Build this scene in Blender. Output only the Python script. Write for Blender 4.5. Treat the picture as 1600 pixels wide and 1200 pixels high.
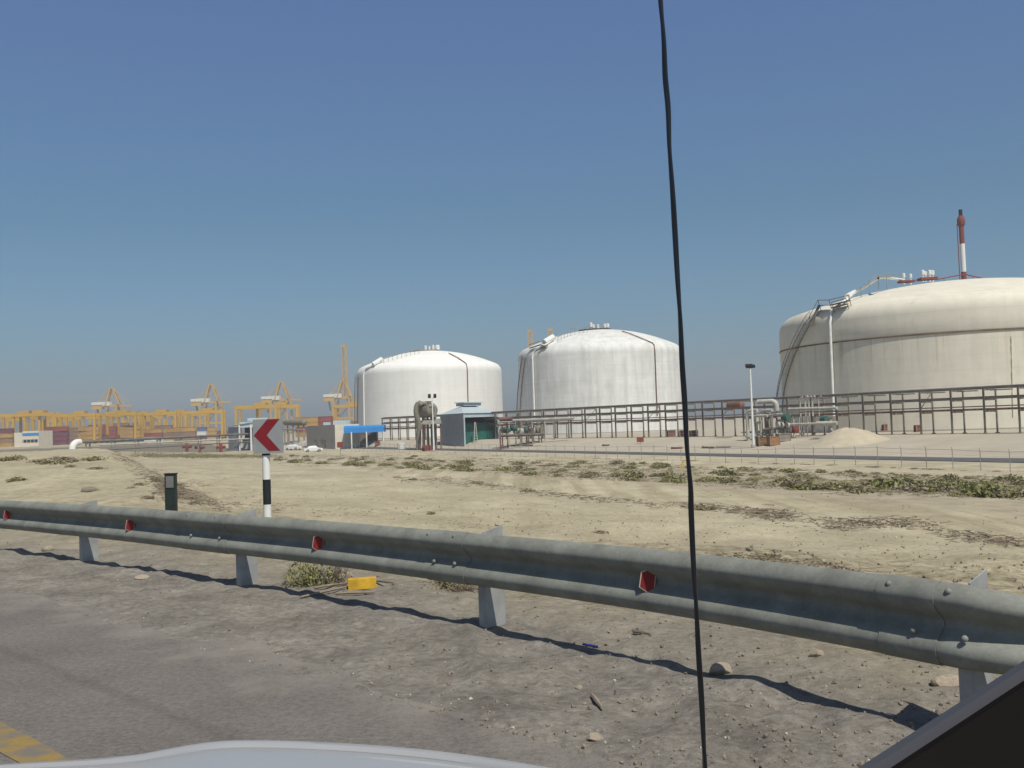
import bpy, bmesh, math, random
import numpy as np
from mathutils import Vector, Matrix, Quaternion
R = math.radians
random.seed(7)
rng = np.random.default_rng(11)
scene = bpy.context.scene
for o in list(bpy.data.objects): bpy.data.objects.remove(o)
COL = scene.collection

# ------------------------------------------------------------------ camera, sky, sun, exposure
EYE = Vector((0, 0, 1.5)); FPX = 1540.0
PITCH, ROLL = R(2.23), R(2.0)
cam_d = bpy.data.cameras.new("Camera"); cam = bpy.data.objects.new("Camera", cam_d); COL.objects.link(cam)
cam_d.sensor_width = 36.0; cam_d.lens = 36.0 * FPX / 1600; cam_d.clip_start = 0.05; cam_d.clip_end = 20000
fwd = Vector((0, math.cos(PITCH), math.sin(PITCH)))
r0 = Vector((1, 0, 0)); u0 = r0.cross(fwd)
rgt = r0 * math.cos(ROLL) - u0 * math.sin(ROLL)
upv = r0 * math.sin(ROLL) + u0 * math.cos(ROLL)
cam.matrix_world = Matrix(((rgt.x, upv.x, -fwd.x, EYE.x), (rgt.y, upv.y, -fwd.y, EYE.y), (rgt.z, upv.z, -fwd.z, EYE.z), (0, 0, 0, 1)))
scene.camera = cam
SUN_AZ, SUN_EL = R(27), R(57)      # azimuth measured from behind the camera towards the right
sdir = Vector((math.sin(SUN_AZ) * math.cos(SUN_EL), -math.cos(SUN_AZ) * math.cos(SUN_EL), math.sin(SUN_EL)))
sl = bpy.data.lights.new("Sun", 'SUN'); sl.energy = 4.3; sl.angle = R(0.5); sl.color = (1.0, 0.955, 0.86)
so = bpy.data.objects.new("Sun", sl); COL.objects.link(so); so.rotation_euler = sdir.to_track_quat('Z', 'Y').to_euler(); so.location = (30, -40, 60)
W = bpy.data.worlds.new("World"); scene.world = W; W.use_nodes = True
wn, wl = W.node_tree.nodes, W.node_tree.links; wn.clear()
wo = wn.new('ShaderNodeOutputWorld'); wb = wn.new('ShaderNodeBackground'); sky = wn.new('ShaderNodeTexSky')
sky.sky_type = 'NISHITA'; sky.sun_disc = False; sky.sun_elevation = SUN_EL
sky.sun_rotation = math.atan2(sdir.x, sdir.y); sky.air_density = 1.0; sky.dust_density = 2.0; sky.ozone_density = 2.0; sky.altitude = 0
wb.inputs['Strength'].default_value = 0.15
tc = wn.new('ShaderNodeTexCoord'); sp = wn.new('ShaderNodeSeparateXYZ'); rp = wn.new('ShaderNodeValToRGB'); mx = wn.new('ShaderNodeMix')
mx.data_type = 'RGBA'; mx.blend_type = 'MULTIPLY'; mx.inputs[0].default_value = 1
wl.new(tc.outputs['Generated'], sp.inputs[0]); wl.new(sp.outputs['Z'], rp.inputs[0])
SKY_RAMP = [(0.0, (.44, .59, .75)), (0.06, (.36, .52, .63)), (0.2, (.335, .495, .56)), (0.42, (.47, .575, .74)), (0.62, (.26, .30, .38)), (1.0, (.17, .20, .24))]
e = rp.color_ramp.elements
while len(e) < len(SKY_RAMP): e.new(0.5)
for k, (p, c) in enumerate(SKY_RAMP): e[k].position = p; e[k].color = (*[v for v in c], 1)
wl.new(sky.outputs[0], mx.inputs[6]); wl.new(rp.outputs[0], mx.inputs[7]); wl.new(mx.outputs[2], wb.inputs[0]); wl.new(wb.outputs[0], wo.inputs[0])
scene.view_settings.view_transform = 'Standard'; scene.view_settings.look = 'None'
scene.view_settings.exposure = 0.0; scene.view_settings.gamma = 1.0
scene.cycles.max_bounces = 6; scene.cycles.transparent_max_bounces = 6

# ------------------------------------------------------------------ helpers
def ray(px, py):
    return (fwd * FPX + rgt * (px - 800) - upv * (py - 600)).normalized()
def at_depth(px, py, d):                       # a point at depth d (metres ahead along +Y)
    r = ray(px, py); return EYE + r * (d / r.y)
def on_plane(px, py, z):
    r = ray(px, py); return EYE + r * ((z - EYE.z) / r.z)
def top_z(px, py, d): return at_depth(px, py, d).z

def _hash(ix, iy, seed):
    h = (ix * 374761393 + iy * 668265263 + seed * 1442695041) & 0xffffffff
    h = ((h ^ (h >> 13)) * 1274126177) & 0xffffffff
    return ((h ^ (h >> 16)) & 0xffff) / 65535.0
def vnoise(x, y, seed=0):
    x = np.asarray(x, float); y = np.asarray(y, float)
    xi = np.floor(x).astype(np.int64); yi = np.floor(y).astype(np.int64)
    fx = x - xi; fy = y - yi; fx = fx * fx * (3 - 2 * fx); fy = fy * fy * (3 - 2 * fy)
    a = _hash(xi, yi, seed); b = _hash(xi + 1, yi, seed); c = _hash(xi, yi + 1, seed); d = _hash(xi + 1, yi + 1, seed)
    return (a * (1 - fx) + b * fx) * (1 - fy) + (c * (1 - fx) + d * fx) * fy - 0.5
def fbm(x, y, seed=0, oct=4):
    s = 0; a = 1.0
    for k in range(oct):
        s = s + a * vnoise(x * 2 ** k + 17.3 * k, y * 2 ** k - 9.1 * k, seed + k); a *= 0.5
    return s
def sst(a, b, x):
    t = np.clip((x - a) / (b - a), 0, 1); return t * t * (3 - 2 * t)

def terrain(x, y, fine=True):
    x = np.asarray(x, float); y = np.asarray(y, float)
    n = .91 * x + .4 * y; s = -.4 * x + .91 * y; npr = .70 * x + .715 * y
    nf = .882 * x + .47 * y; sf = -.47 * x + .882 * y
    nn = n - 1.5 + 1.6 * vnoise(s / 9, n / 30, 5) * sst(14, 30, s)
    k = 1.0
    D = -np.log(np.exp(-np.clip(nn, -60, 60) / k) + np.exp(-np.clip(npr - 5.6, -60, 60) / k)) * k
    lf = sst(14, 34, s)
    z_r = -4.5 * (0.75 * np.clip(D / 36, 0, 1) + 0.25 * sst(0, 36, D))
    z_l = -2.7 * sst(0, 6.5, D) - 1.8 * np.clip(D / 36, 0, 1)
    z = z_r * (1 - lf) + z_l * lf
    # plateau end on the far left
    z = np.where(D < 36, np.minimum(z, -2.4 * sst(125, 150, s)) , z)
    nfR = np.maximum(123.6 - (sf - 86) * .1215, 100)
    w = np.maximum(nfR - 97, 4)
    pad = 0.25 * sst(84, 95, nf) + 1.85 * sst(0, 1, (nf - 95) / w)
    z = np.where(nf > 84, -4.5 + pad, z)
    far = sst(330, 420, s); z = z * (1 - far) + (-2.4) * far
    if fine:
        am = sst(5.2, 7.5, npr)
        field = sst(20, 40, D)
        z = z + am * (1 - field) * (0.55 * fbm(x / 5.5, y / 5.5, 3, 4) * sst(6, 16, npr) + 0.10 * fbm(x / .9, y / .9, 8, 3))
        z = z + field * (1 - far) * (1 - sst(82, 90, nf)) * 0.30 * fbm(x / 6, y / 6, 21, 3)
        rd = sst(7, 11, D) * (1 - sst(24, 32, D)) * (1 - sst(10, 30, s)) 
        z = z + rd * .11 * np.sin(2 * np.pi * (s * .75 + n * .55) / 2.7 + 5 * vnoise(x / 5, y / 5, 77)) * (.5 + vnoise(x / 7, y / 7, 78))
        sh = sst(3.35, 3.8, npr) * (1 - sst(5.2, 9, npr))
        z = z + sh * (0.05 * fbm(x / .5, y / .5, 31, 4) + 0.035 * fbm(x / .16, y / .16, 35, 3) - 0.006)
    z = np.where(npr < 3.4, np.minimum(z, -0.03), z)
    return z
def hz(x, y): return float(terrain(np.array([x]), np.array([y]))[0])
def ground_at(px, py):                          # where the view ray meets the terrain
    r = ray(px, py); t = np.concatenate([np.linspace(3, 16, 60), np.geomspace(16.2, 2500, 420)])
    def under(t): return EYE.z + r.z * t < terrain(EYE.x + r.x * t, EYE.y + r.y * t)
    k = max(1, int(np.argmax(under(t)))); t = np.linspace(t[k - 1], t[k], 24); k = int(np.argmax(under(t)))
    x, y = EYE.x + r.x * t[k], EYE.y + r.y * t[k]
    return Vector((x, y, hz(x, y)))

class MB:
    def __init__(s): s.v = []; s.f = []
    def add(s, vs, fs):
        b = len(s.v); s.v += [tuple(p) for p in vs]; s.f += [tuple(b + i for i in f) for f in fs]; return s
    def frame(s, p0, p1, up=None):
        d = (Vector(p1) - Vector(p0)); L = d.length; d = d / L
        up = Vector(up) if up else (Vector((0, 0, 1)) if abs(d.z) < .95 else Vector((1, 0, 0)))
        a = d.cross(up).normalized(); b = a.cross(d); return d, a, b
    def box(s, c, size, rz=0.0):
        x, y, z = size[0] / 2, size[1] / 2, size[2] / 2; cs, sn = math.cos(rz), math.sin(rz); c = Vector(c)
        vs = []
        for (i, j, k) in ((-1, -1, -1), (1, -1, -1), (1, 1, -1), (-1, 1, -1), (-1, -1, 1), (1, -1, 1), (1, 1, 1), (-1, 1, 1)):
            vs.append(c + Vector((i * x * cs - j * y * sn, i * x * sn + j * y * cs, k * z)))
        return s.add(vs, ((3, 2, 1, 0), (4, 5, 6, 7), (0, 1, 5, 4), (1, 2, 6, 5), (2, 3, 7, 6), (3, 0, 4, 7)))
    def bar(s, p0, p1, w, h=None, up=None):
        h = h or w; d, a, b = s.frame(p0, p1, up); p0 = Vector(p0); p1 = Vector(p1); vs = []
        for p in (p0, p1):
            for (i, j) in ((-1, -1), (1, -1), (1, 1), (-1, 1)): vs.append(p + a * (i * w / 2) + b * (j * h / 2))
        return s.add(vs, ((0, 1, 2, 3), (7, 6, 5, 4), (0, 4, 5, 1), (1, 5, 6, 2), (2, 6, 7, 3), (3, 7, 4, 0)))
    def tube(s, pts, r, n=8, caps=True):
        pts = [Vector(p) for p in pts]; rr = r if isinstance(r, (list, tuple)) else [r] * len(pts)
        b = len(s.v); prev = None
        for i, p in enumerate(pts):
            t = (pts[min(i + 1, len(pts) - 1)] - pts[max(i - 1, 0)]).normalized()
            if prev is None:
                up = Vector((0, 0, 1)) if abs(t.z) < .9 else Vector((1, 0, 0)); a = t.cross(up).normalized()
            else: a = (prev - t * prev.dot(t)).normalized()
            prev = a; c = t.cross(a)
            for k in range(n):
                an = 2 * math.pi * k / n; s.v.append(tuple(p + (a * math.cos(an) + c * math.sin(an)) * rr[i]))
        for i in range(len(pts) - 1):
            for k in range(n):
                s.f.append((b + i * n + k, b + i * n + (k + 1) % n, b + (i + 1) * n + (k + 1) % n, b + (i + 1) * n + k))
        if caps:
            s.f.append(tuple(b + k for k in range(n))[::-1]); s.f.append(tuple(b + (len(pts) - 1) * n + k for k in range(n)))
        return s
    def lathe(s, prof, c=(0, 0, 0), n=96):
        b = len(s.v)
        for (r, z) in prof:
            for k in range(n):
                a = 2 * math.pi * k / n; s.v.append((c[0] + r * math.cos(a), c[1] + r * math.sin(a), c[2] + z))
        for i in range(len(prof) - 1):
            for k in range(n):
                s.f.append((b + i * n + k, b + i * n + (k + 1) % n, b + (i + 1) * n + (k + 1) % n, b + (i + 1) * n + k))
        return s
    def build(s, name, mat, parent=None, world=False, smooth=False):
        me = bpy.data.meshes.new(name); vs = s.v
        if parent is not None and world:
            p = parent
            off = Vector((0, 0, 0))
            while p is not None: off += p.location; p = p.parent
            vs = [(v[0] - off.x, v[1] - off.y, v[2] - off.z) for v in vs]
        me.from_pydata(vs, [], s.f); me.update()
        if smooth:
            me.polygons.foreach_set('use_smooth', [True] * len(me.polygons))
            try: me.set_sharp_from_angle(angle=R(40))
            except Exception: pass
        me.materials.append(mat)
        o = bpy.data.objects.new(name, me); COL.objects.link(o)
        if parent is not None: o.parent = parent
        return o

def tag(o, label, cat, group=None):
    o['label'] = label; o['category'] = cat
    if group: o['group'] = group
    return o
def kind(o, k): o['kind'] = k; return o
def thing(name, label, cat, loc=(0, 0, 0), rz=0.0, group=None):
    o = bpy.data.objects.new(name, None); o.empty_display_size = .2; COL.objects.link(o); o.location = loc; o.rotation_euler = (0, 0, rz)
    return tag(o, label, cat, group)
def copy_thing(root, loc, rz, label=None, scale=1.0):
    r = root.copy(); COL.objects.link(r); r.location = loc; r.rotation_euler = (0, 0, rz); r.scale = (scale,) * 3 if not isinstance(scale, tuple) else scale
    if label: r['label'] = label
    for ch in list(root.children):
        c = ch.copy(); COL.objects.link(c); c.parent = r
        for g in list(ch.children):
            d = g.copy(); COL.objects.link(d); d.parent = c
    return r

def mat(name, col, rough=.7, var=.12, scale=2.0, metal=0.0, bump=0.0, bscale=30.0, col2=None, spec=.3, stretch=None, coat=0.0):
    m = bpy.data.materials.new(name); m.use_nodes = True; nt = m.node_tree; N, L = nt.nodes, nt.links
    b = N['Principled BSDF']; b.inputs['Roughness'].default_value = rough; b.inputs['Metallic'].default_value = metal
    b.inputs['Specular IOR Level'].default_value = spec; b.inputs['Coat Weight'].default_value = coat
    tcn = N.new('ShaderNodeTexCoord'); src = tcn.outputs['Object']
    if stretch:
        mp = N.new('ShaderNodeMapping'); mp.inputs['Scale'].default_value = stretch; L.new(src, mp.inputs[0]); src = mp.outputs[0]
    nz = N.new('ShaderNodeTexNoise'); nz.inputs['Scale'].default_value = scale; nz.inputs['Detail'].default_value = 5; nz.inputs['Roughness'].default_value = .6
    L.new(src, nz.inputs['Vector'])
    cr = N.new('ShaderNodeValToRGB'); c2 = col2 or tuple(c * (1 - var) for c in col)
    cr.color_ramp.elements[0].position = .35; cr.color_ramp.elements[1].position = .65
    cr.color_ramp.elements[0].color = (*c2, 1); cr.color_ramp.elements[1].color = (*[min(1, c * (1 + var * .6)) for c in col], 1)
    L.new(nz.outputs[0], cr.inputs[0]); L.new(cr.outputs[0], b.inputs['Base Color'])
    if bump:
        n2 = N.new('ShaderNodeTexNoise'); n2.inputs['Scale'].default_value = bscale; n2.inputs['Detail'].default_value = 6; L.new(tcn.outputs['Object'], n2.inputs['Vector'])
        bp = N.new('ShaderNodeBump'); bp.inputs['Strength'].default_value = bump; bp.inputs['Distance'].default_value = .02
        L.new(n2.outputs[0], bp.inputs['Height']); L.new(bp.outputs[0], b.inputs['Normal'])
    return m

M = {}
M['asphalt'] = mat('asphalt', (.172, .158, .145), .95, .12, 1.1, bump=.6, bscale=55)
def speckle(m, sc, lo, hi):
    nt = m.node_tree; N, L = nt.nodes, nt.links; b = N['Principled BSDF']; src = b.inputs['Base Color'].links[0].from_socket
    g = N.new('ShaderNodeNewGeometry'); t = N.new('ShaderNodeTexNoise'); t.inputs['Scale'].default_value = sc; t.inputs['Detail'].default_value = 8; t.inputs['Roughness'].default_value = .85
    L.new(g.outputs['Position'], t.inputs['Vector']); r = N.new('ShaderNodeValToRGB'); r.color_ramp.elements[0].position = .36; r.color_ramp.elements[1].position = .64
    r.color_ramp.elements[0].color = (lo, lo, lo * .98, 1); r.color_ramp.elements[1].color = (hi, hi * .98, hi * .94, 1); L.new(t.outputs[0], r.inputs[0])
    x = N.new('ShaderNodeMix'); x.data_type = 'RGBA'; x.blend_type = 'MULTIPLY'; x.inputs[0].default_value = 1; L.new(src, x.inputs[6]); L.new(r.outputs[0], x.inputs[7]); L.new(x.outputs[2], b.inputs['Base Color'])
speckle(M['asphalt'], 26, .62, 1.30)
def dusty_edge(m):
    nt = m.node_tree; N, L = nt.nodes, nt.links; b = N['Principled BSDF']; src = b.inputs['Base Color'].links[0].from_socket
    g = N.new('ShaderNodeNewGeometry'); d = N.new('ShaderNodeVectorMath'); d.operation = 'DOT_PRODUCT'; d.inputs[1].default_value = (.70, .715, 0); L.new(g.outputs['Position'], d.inputs[0])
    t = N.new('ShaderNodeTexNoise'); t.inputs['Scale'].default_value = 2.3; t.inputs['Detail'].default_value = 8; t.inputs['Roughness'].default_value = .7; L.new(g.outputs['Position'], t.inputs['Vector'])
    a = N.new('ShaderNodeMath'); a.operation = 'MULTIPLY_ADD'; a.inputs[1].default_value = 2.4; L.new(t.outputs[0], a.inputs[0]); L.new(d.outputs['Value'], a.inputs[2])
    r = N.new('ShaderNodeMapRange'); r.inputs[1].default_value = 4.25; r.inputs[2].default_value = 5.2; L.new(a.outputs[0], r.inputs[0])
    x = N.new('ShaderNodeMix'); x.data_type = 'RGBA'; L.new(r.outputs[0], x.inputs[0]); L.new(src, x.inputs[6]); x.inputs[7].default_value = (.262, .238, .202, 1)
    sm = N.new('ShaderNodeMath'); sm.operation = 'MULTIPLY_ADD'; sm.inputs[1].default_value = .12; L.new(t.outputs[0], sm.inputs[0]); L.new(d.outputs['Value'], sm.inputs[2])
    sb = N.new('ShaderNodeMath'); sb.operation = 'SUBTRACT'; sb.inputs[1].default_value = 2.56; L.new(sm.outputs[0], sb.inputs[0]); ab = N.new('ShaderNodeMath'); ab.operation = 'ABSOLUTE'; L.new(sb.outputs[0], ab.inputs[0])
    r2 = N.new('ShaderNodeMapRange'); r2.inputs[1].default_value = .015; r2.inputs[2].default_value = .07; r2.inputs[3].default_value = .86; r2.inputs[4].default_value = 1.0; L.new(ab.outputs[0], r2.inputs[0])
    y = N.new('ShaderNodeMix'); y.data_type = 'RGBA'; y.blend_type = 'MULTIPLY'; y.inputs[0].default_value = 1; L.new(x.outputs[2], y.inputs[6]); L.new(r2.outputs[0], y.inputs[7]); L.new(y.outputs[2], b.inputs['Base Color'])
dusty_edge(M['asphalt'])
M['service'] = mat('service_asphalt', (.105, .105, .105), .9, .15, .4)
M['yellow_paint'] = mat('yellow_paint', (.29, .195, .05), .9, .0, 7, col2=(.165, .15, .125))
M['galv'] = mat('galvanised_steel', (.232, .246, .226), .65, .2, 5, metal=.0, bump=.08, bscale=22)
M['galv_lap'] = mat('galvanised_lap', (.25, .26, .243), .6, .2, 6)
M['galv_post'] = mat('galvanised_post', (.32, .325, .315), .6, .18, 7, metal=.0)
speckle(M['galv'], 55, .84, 1.12); speckle(M['galv'], 2.2, .86, 1.06)
M['red_refl'] = mat('red_reflector', (.22, .020, .022), .5, .15, 30)
M['pale_edge'] = mat('reflector_edge', (.5, .36, .28), .6)
M['sign_grey'] = mat('sign_sheet_grey', (.28, .29, .29), .55, .06, 9)
M['sign_red'] = mat('sign_red', (.21, .017, .024), .5, .12, 12)
M['white'] = mat('white_paint', (.74, .74, .70), .6, .08, 3)
M['black'] = mat('black_paint', (.018, .022, .024), .6, .2, 8)
M['cable'] = mat('cable_rubber', (.006, .007, .010), .38, .2, 40, spec=.5)
M['dark_green'] = mat('dark_green_paint', (.022, .034, .030), .5, .2, 9)
M['grey_refl'] = mat('grey_reflector', (.17, .17, .16), .6)
M['rust_red'] = mat('red_oxide_paint', (.22, .06, .045), .75, .3, 2)
M['steel'] = mat('painted_steel_grey', (.165, .155, .135), .75, .3, .8, col2=(.13, .10, .08))
M['steel_far'] = mat('weathered_steel', (.27, .25, .21), .7, .25, 1.0)
M['pipe_grey'] = mat('pipe_grey', (.17, .165, .15), .6, .25, .6)
M['pipe_pale'] = mat('pipe_pale', (.47, .45, .385), .6, .2, .8)
M['pipe_brown'] = mat('pipe_brown', (.19, .10, .075), .65, .25, .6)
M['pipe_green'] = mat('pipe_green', (.05, .12, .095), .7, .2, 2)
M['vessel'] = mat('vessel_olive', (.21, .195, .15), .6, .2, .6)
M['cladding'] = mat('blue_grey_cladding', (.30, .335, .36), .6, .08, .5)
M['clad_roof'] = mat('pale_blue_roofing', (.47, .55, .57), .55, .08, .5)
def ribs(m, period, strength=.5):
    nt = m.node_tree; N, L = nt.nodes, nt.links; b = N['Principled BSDF']; g = N.new('ShaderNodeNewGeometry'); sx = N.new('ShaderNodeSeparateXYZ'); L.new(g.outputs['Position'], sx.inputs[0])
    a = N.new('ShaderNodeMath'); a.operation = 'ADD'; L.new(sx.outputs[0], a.inputs[0]); L.new(sx.outputs[1], a.inputs[1])
    c = N.new('ShaderNodeMath'); c.operation = 'MULTIPLY'; c.inputs[1].default_value = 6.283 / period; L.new(a.outputs[0], c.inputs[0]); d = N.new('ShaderNodeMath'); d.operation = 'SINE'; L.new(c.outputs[0], d.inputs[0])
    bp = N.new('ShaderNodeBump'); bp.inputs['Strength'].default_value = strength; bp.inputs['Distance'].default_value = .06; L.new(d.outputs[0], bp.inputs['Height']); L.new(bp.outputs[0], b.inputs['Normal'])
ribs(M['cladding'], .9); ribs(M['clad_roof'], .9)
M['green_sheet'] = mat('green_sheeting', (.018, .125, .10), .7, .25, .8)
M['plaster'] = mat('cream_plaster', (.68, .62, .50), .85, .08, .5)
M['plaster_grey'] = mat('grey_plaster', (.40, .37, .32), .85, .08, .5)  # plain grey; on the office walls this tone stands in for shade
M['awning'] = mat('blue_awning', (.035, .24, .60), .7, .1, .6)
M['glass_dark'] = mat('dark_window', (.02, .025, .03), .15, .1, 1)
M['crane_yellow'] = mat('crane_yellow', (.56, .35, .075), .65, .12, .05)
M['rtg_yellow'] = mat('gantry_yellow', (.54, .33, .05), .65, .15, .05)
M['crane_white'] = mat('crane_house_white', (.72, .72, .66), .7, .06, .1)
M['crane_dark'] = mat('crane_cab_dark', (.12, .12, .12), .7)
M['orange'] = mat('orange_mesh', (.55, .24, .10), .7)
M['wood'] = mat('weathered_wood', (.27, .215, .16), .85, .25, 8, stretch=(1, 1, .2))
M['yellow_block'] = mat('yellow_plastic', (.60, .36, .035), .6, .25, 9, bump=.2, bscale=15)
M['crate'] = mat('brown_crate', (.20, .115, .055), .8, .2, 2)
M['crate_orange'] = mat('orange_brown_crate', (.33, .17, .08), .8, .2, 2)
M['rock'] = mat('sandstone_rock', (.42, .35, .27), .9, .22, 6, bump=.6, bscale=18)
M['gravel'] = mat('gravel', (.24, .20, .16), .9, .3, 5)
M['gravel_pale'] = mat('pale_gravel', (.50, .45, .38), .9, .25, 5)
M['sandpile'] = mat('sand_pile', (.47, .41, .30), .95, .08, .8, bump=.3, bscale=4)
M['leaf'] = mat('shrub_leaf', (.27, .25, .12), .8, .0, .9, col2=(.18, .16, .085))
M['leaf_green'] = mat('green_leaf', (.25, .255, .09), .75, .0, 3, col2=(.17, .165, .065))
M['leaf_dry'] = mat('dry_leaf', (.31, .265, .18), .85, .0, .8, col2=(.20, .165, .11))
M['twig'] = mat('dry_twig', (.25, .205, .15), .9, .35, 1.5)
M['twig_pale'] = mat('bleached_twig', (.33, .29, .22), .9, .3, 2)
M['car_paint'] = mat('silver_car_paint', (.40, .405, .41), .4, .02, 1, metal=.15, coat=.35, spec=.4)
M['car_dark'] = mat('dark_trim', (.0115, .0100, .0095), .9, .2, 3, spec=.05)
M['car_seal'] = mat('grey_trim_edge', (.06, .06, .07), .5, .1, 3)
M['rubber'] = mat('black_rubber', (.012, .012, .012), .8)
M['parked_white'] = mat('white_car_paint', (.72, .73, .72), .35, .02, 1, coat=.4)
M['tank_clean'] = None

def ground_material():
    m = bpy.data.materials.new('desert_ground'); m.use_nodes = True; nt = m.node_tree; N, L = nt.nodes, nt.links
    b = N['Principled BSDF']; b.inputs['Roughness'].default_value = .95; b.inputs['Specular IOR Level'].default_value = .12
    geo = N.new('ShaderNodeNewGeometry')
    def noise(sc, det=6, ro=.6, stretch=None):
        t = N.new('ShaderNodeTexNoise'); t.inputs['Scale'].default_value = sc; t.inputs['Detail'].default_value = det; t.inputs['Roughness'].default_value = ro
        if stretch:
            mp = N.new('ShaderNodeMapping'); mp.inputs['Rotation'].default_value = (0, 0, stretch[0]); mp.inputs['Scale'].default_value = stretch[1]
            L.new(geo.outputs['Position'], mp.inputs[0]); L.new(mp.outputs[0], t.inputs['Vector'])
        else: L.new(geo.outputs['Position'], t.inputs['Vector'])
        return t.outputs[0]
    def ramp(src, p0, p1, c0, c1):
        r = N.new('ShaderNodeValToRGB'); r.color_ramp.elements[0].position = p0; r.color_ramp.elements[1].position = p1
        r.color_ramp.elements[0].color = (*c0, 1); r.color_ramp.elements[1].color = (*c1, 1); L.new(src, r.inputs[0]); return r.outputs[0]
    def mix(f, a, c, blend='MIX'):
        x = N.new('ShaderNodeMix'); x.data_type = 'RGBA'; x.blend_type = blend
        if isinstance(f, float): x.inputs[0].default_value = f
        else: L.new(f, x.inputs[0])
        L.new(a, x.inputs[6]); L.new(c, x.inputs[7]); return x.outputs[2]
    def attr(n):
        a = N.new('ShaderNodeAttribute'); a.attribute_name = n; return a.outputs['Fac']
    sand = ramp(noise(.35), .3, .7, (.425, .378, .268), (.57, .515, .375))
    sand = mix(.5, sand, ramp(noise(3.0), .3, .7, (.64, .61, .56), (1.03, 1.03, 1.03)), 'MULTIPLY')
    sand = mix(.7, sand, ramp(noise(.11, 7, .7), .40, .62, (.80, .79, .76), (1.04, 1.04, 1.03)), 'MULTIPLY')
    dirt = ramp(noise(1.6, 8, .68), .32, .68, (.195, .178, .152), (.345, .318, .275))
    dirt = mix(.8, dirt, ramp(noise(14, 8, .75), .36, .62, (.55, .53, .51), (1.08, 1.08, 1.08)), 'MULTIPLY')
    scrub = ramp(noise(.5, 8, .7), .3, .7, (.27, .235, .165), (.46, .40, .29))
    pad = ramp(noise(.12, 6, .6), .3, .7, (.38, .34, .265), (.48, .43, .34))
    tracks = ramp(noise(.5, 4, .6, (R(24), (1.4, .05, 1))), .42, .60, (.80, .78, .74), (1.04, 1.04, 1.04))
    c = mix(attr('scrub'), sand, scrub); c = mix(attr('pad'), c, pad); c = mix(attr('track'), c, mix(1.0, c, tracks, 'MULTIPLY')); 
    bank = mix(1.0, c, ramp(noise(4.5, 9, .78), .40, .60, (.50, .46, .40), (1.05, 1.05, 1.05)), 'MULTIPLY')
    c = mix(attr('bank'), c, bank); c = mix(attr('dirt'), c, dirt); 
    dk = N.new('ShaderNodeRGB'); dk.outputs[0].default_value = (.17, .145, .11, 1); c = mix(attr('dark'), c, dk.outputs[0])
    L.new(c, b.inputs['Base Color'])
    bp = N.new('ShaderNodeBump'); bp.inputs['Strength'].default_value = .8; bp.inputs['Distance'].default_value = .06
    L.new(noise(9, 9, .72), bp.inputs['Height']); L.new(bp.outputs[0], b.inputs['Normal'])
    return m

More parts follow.
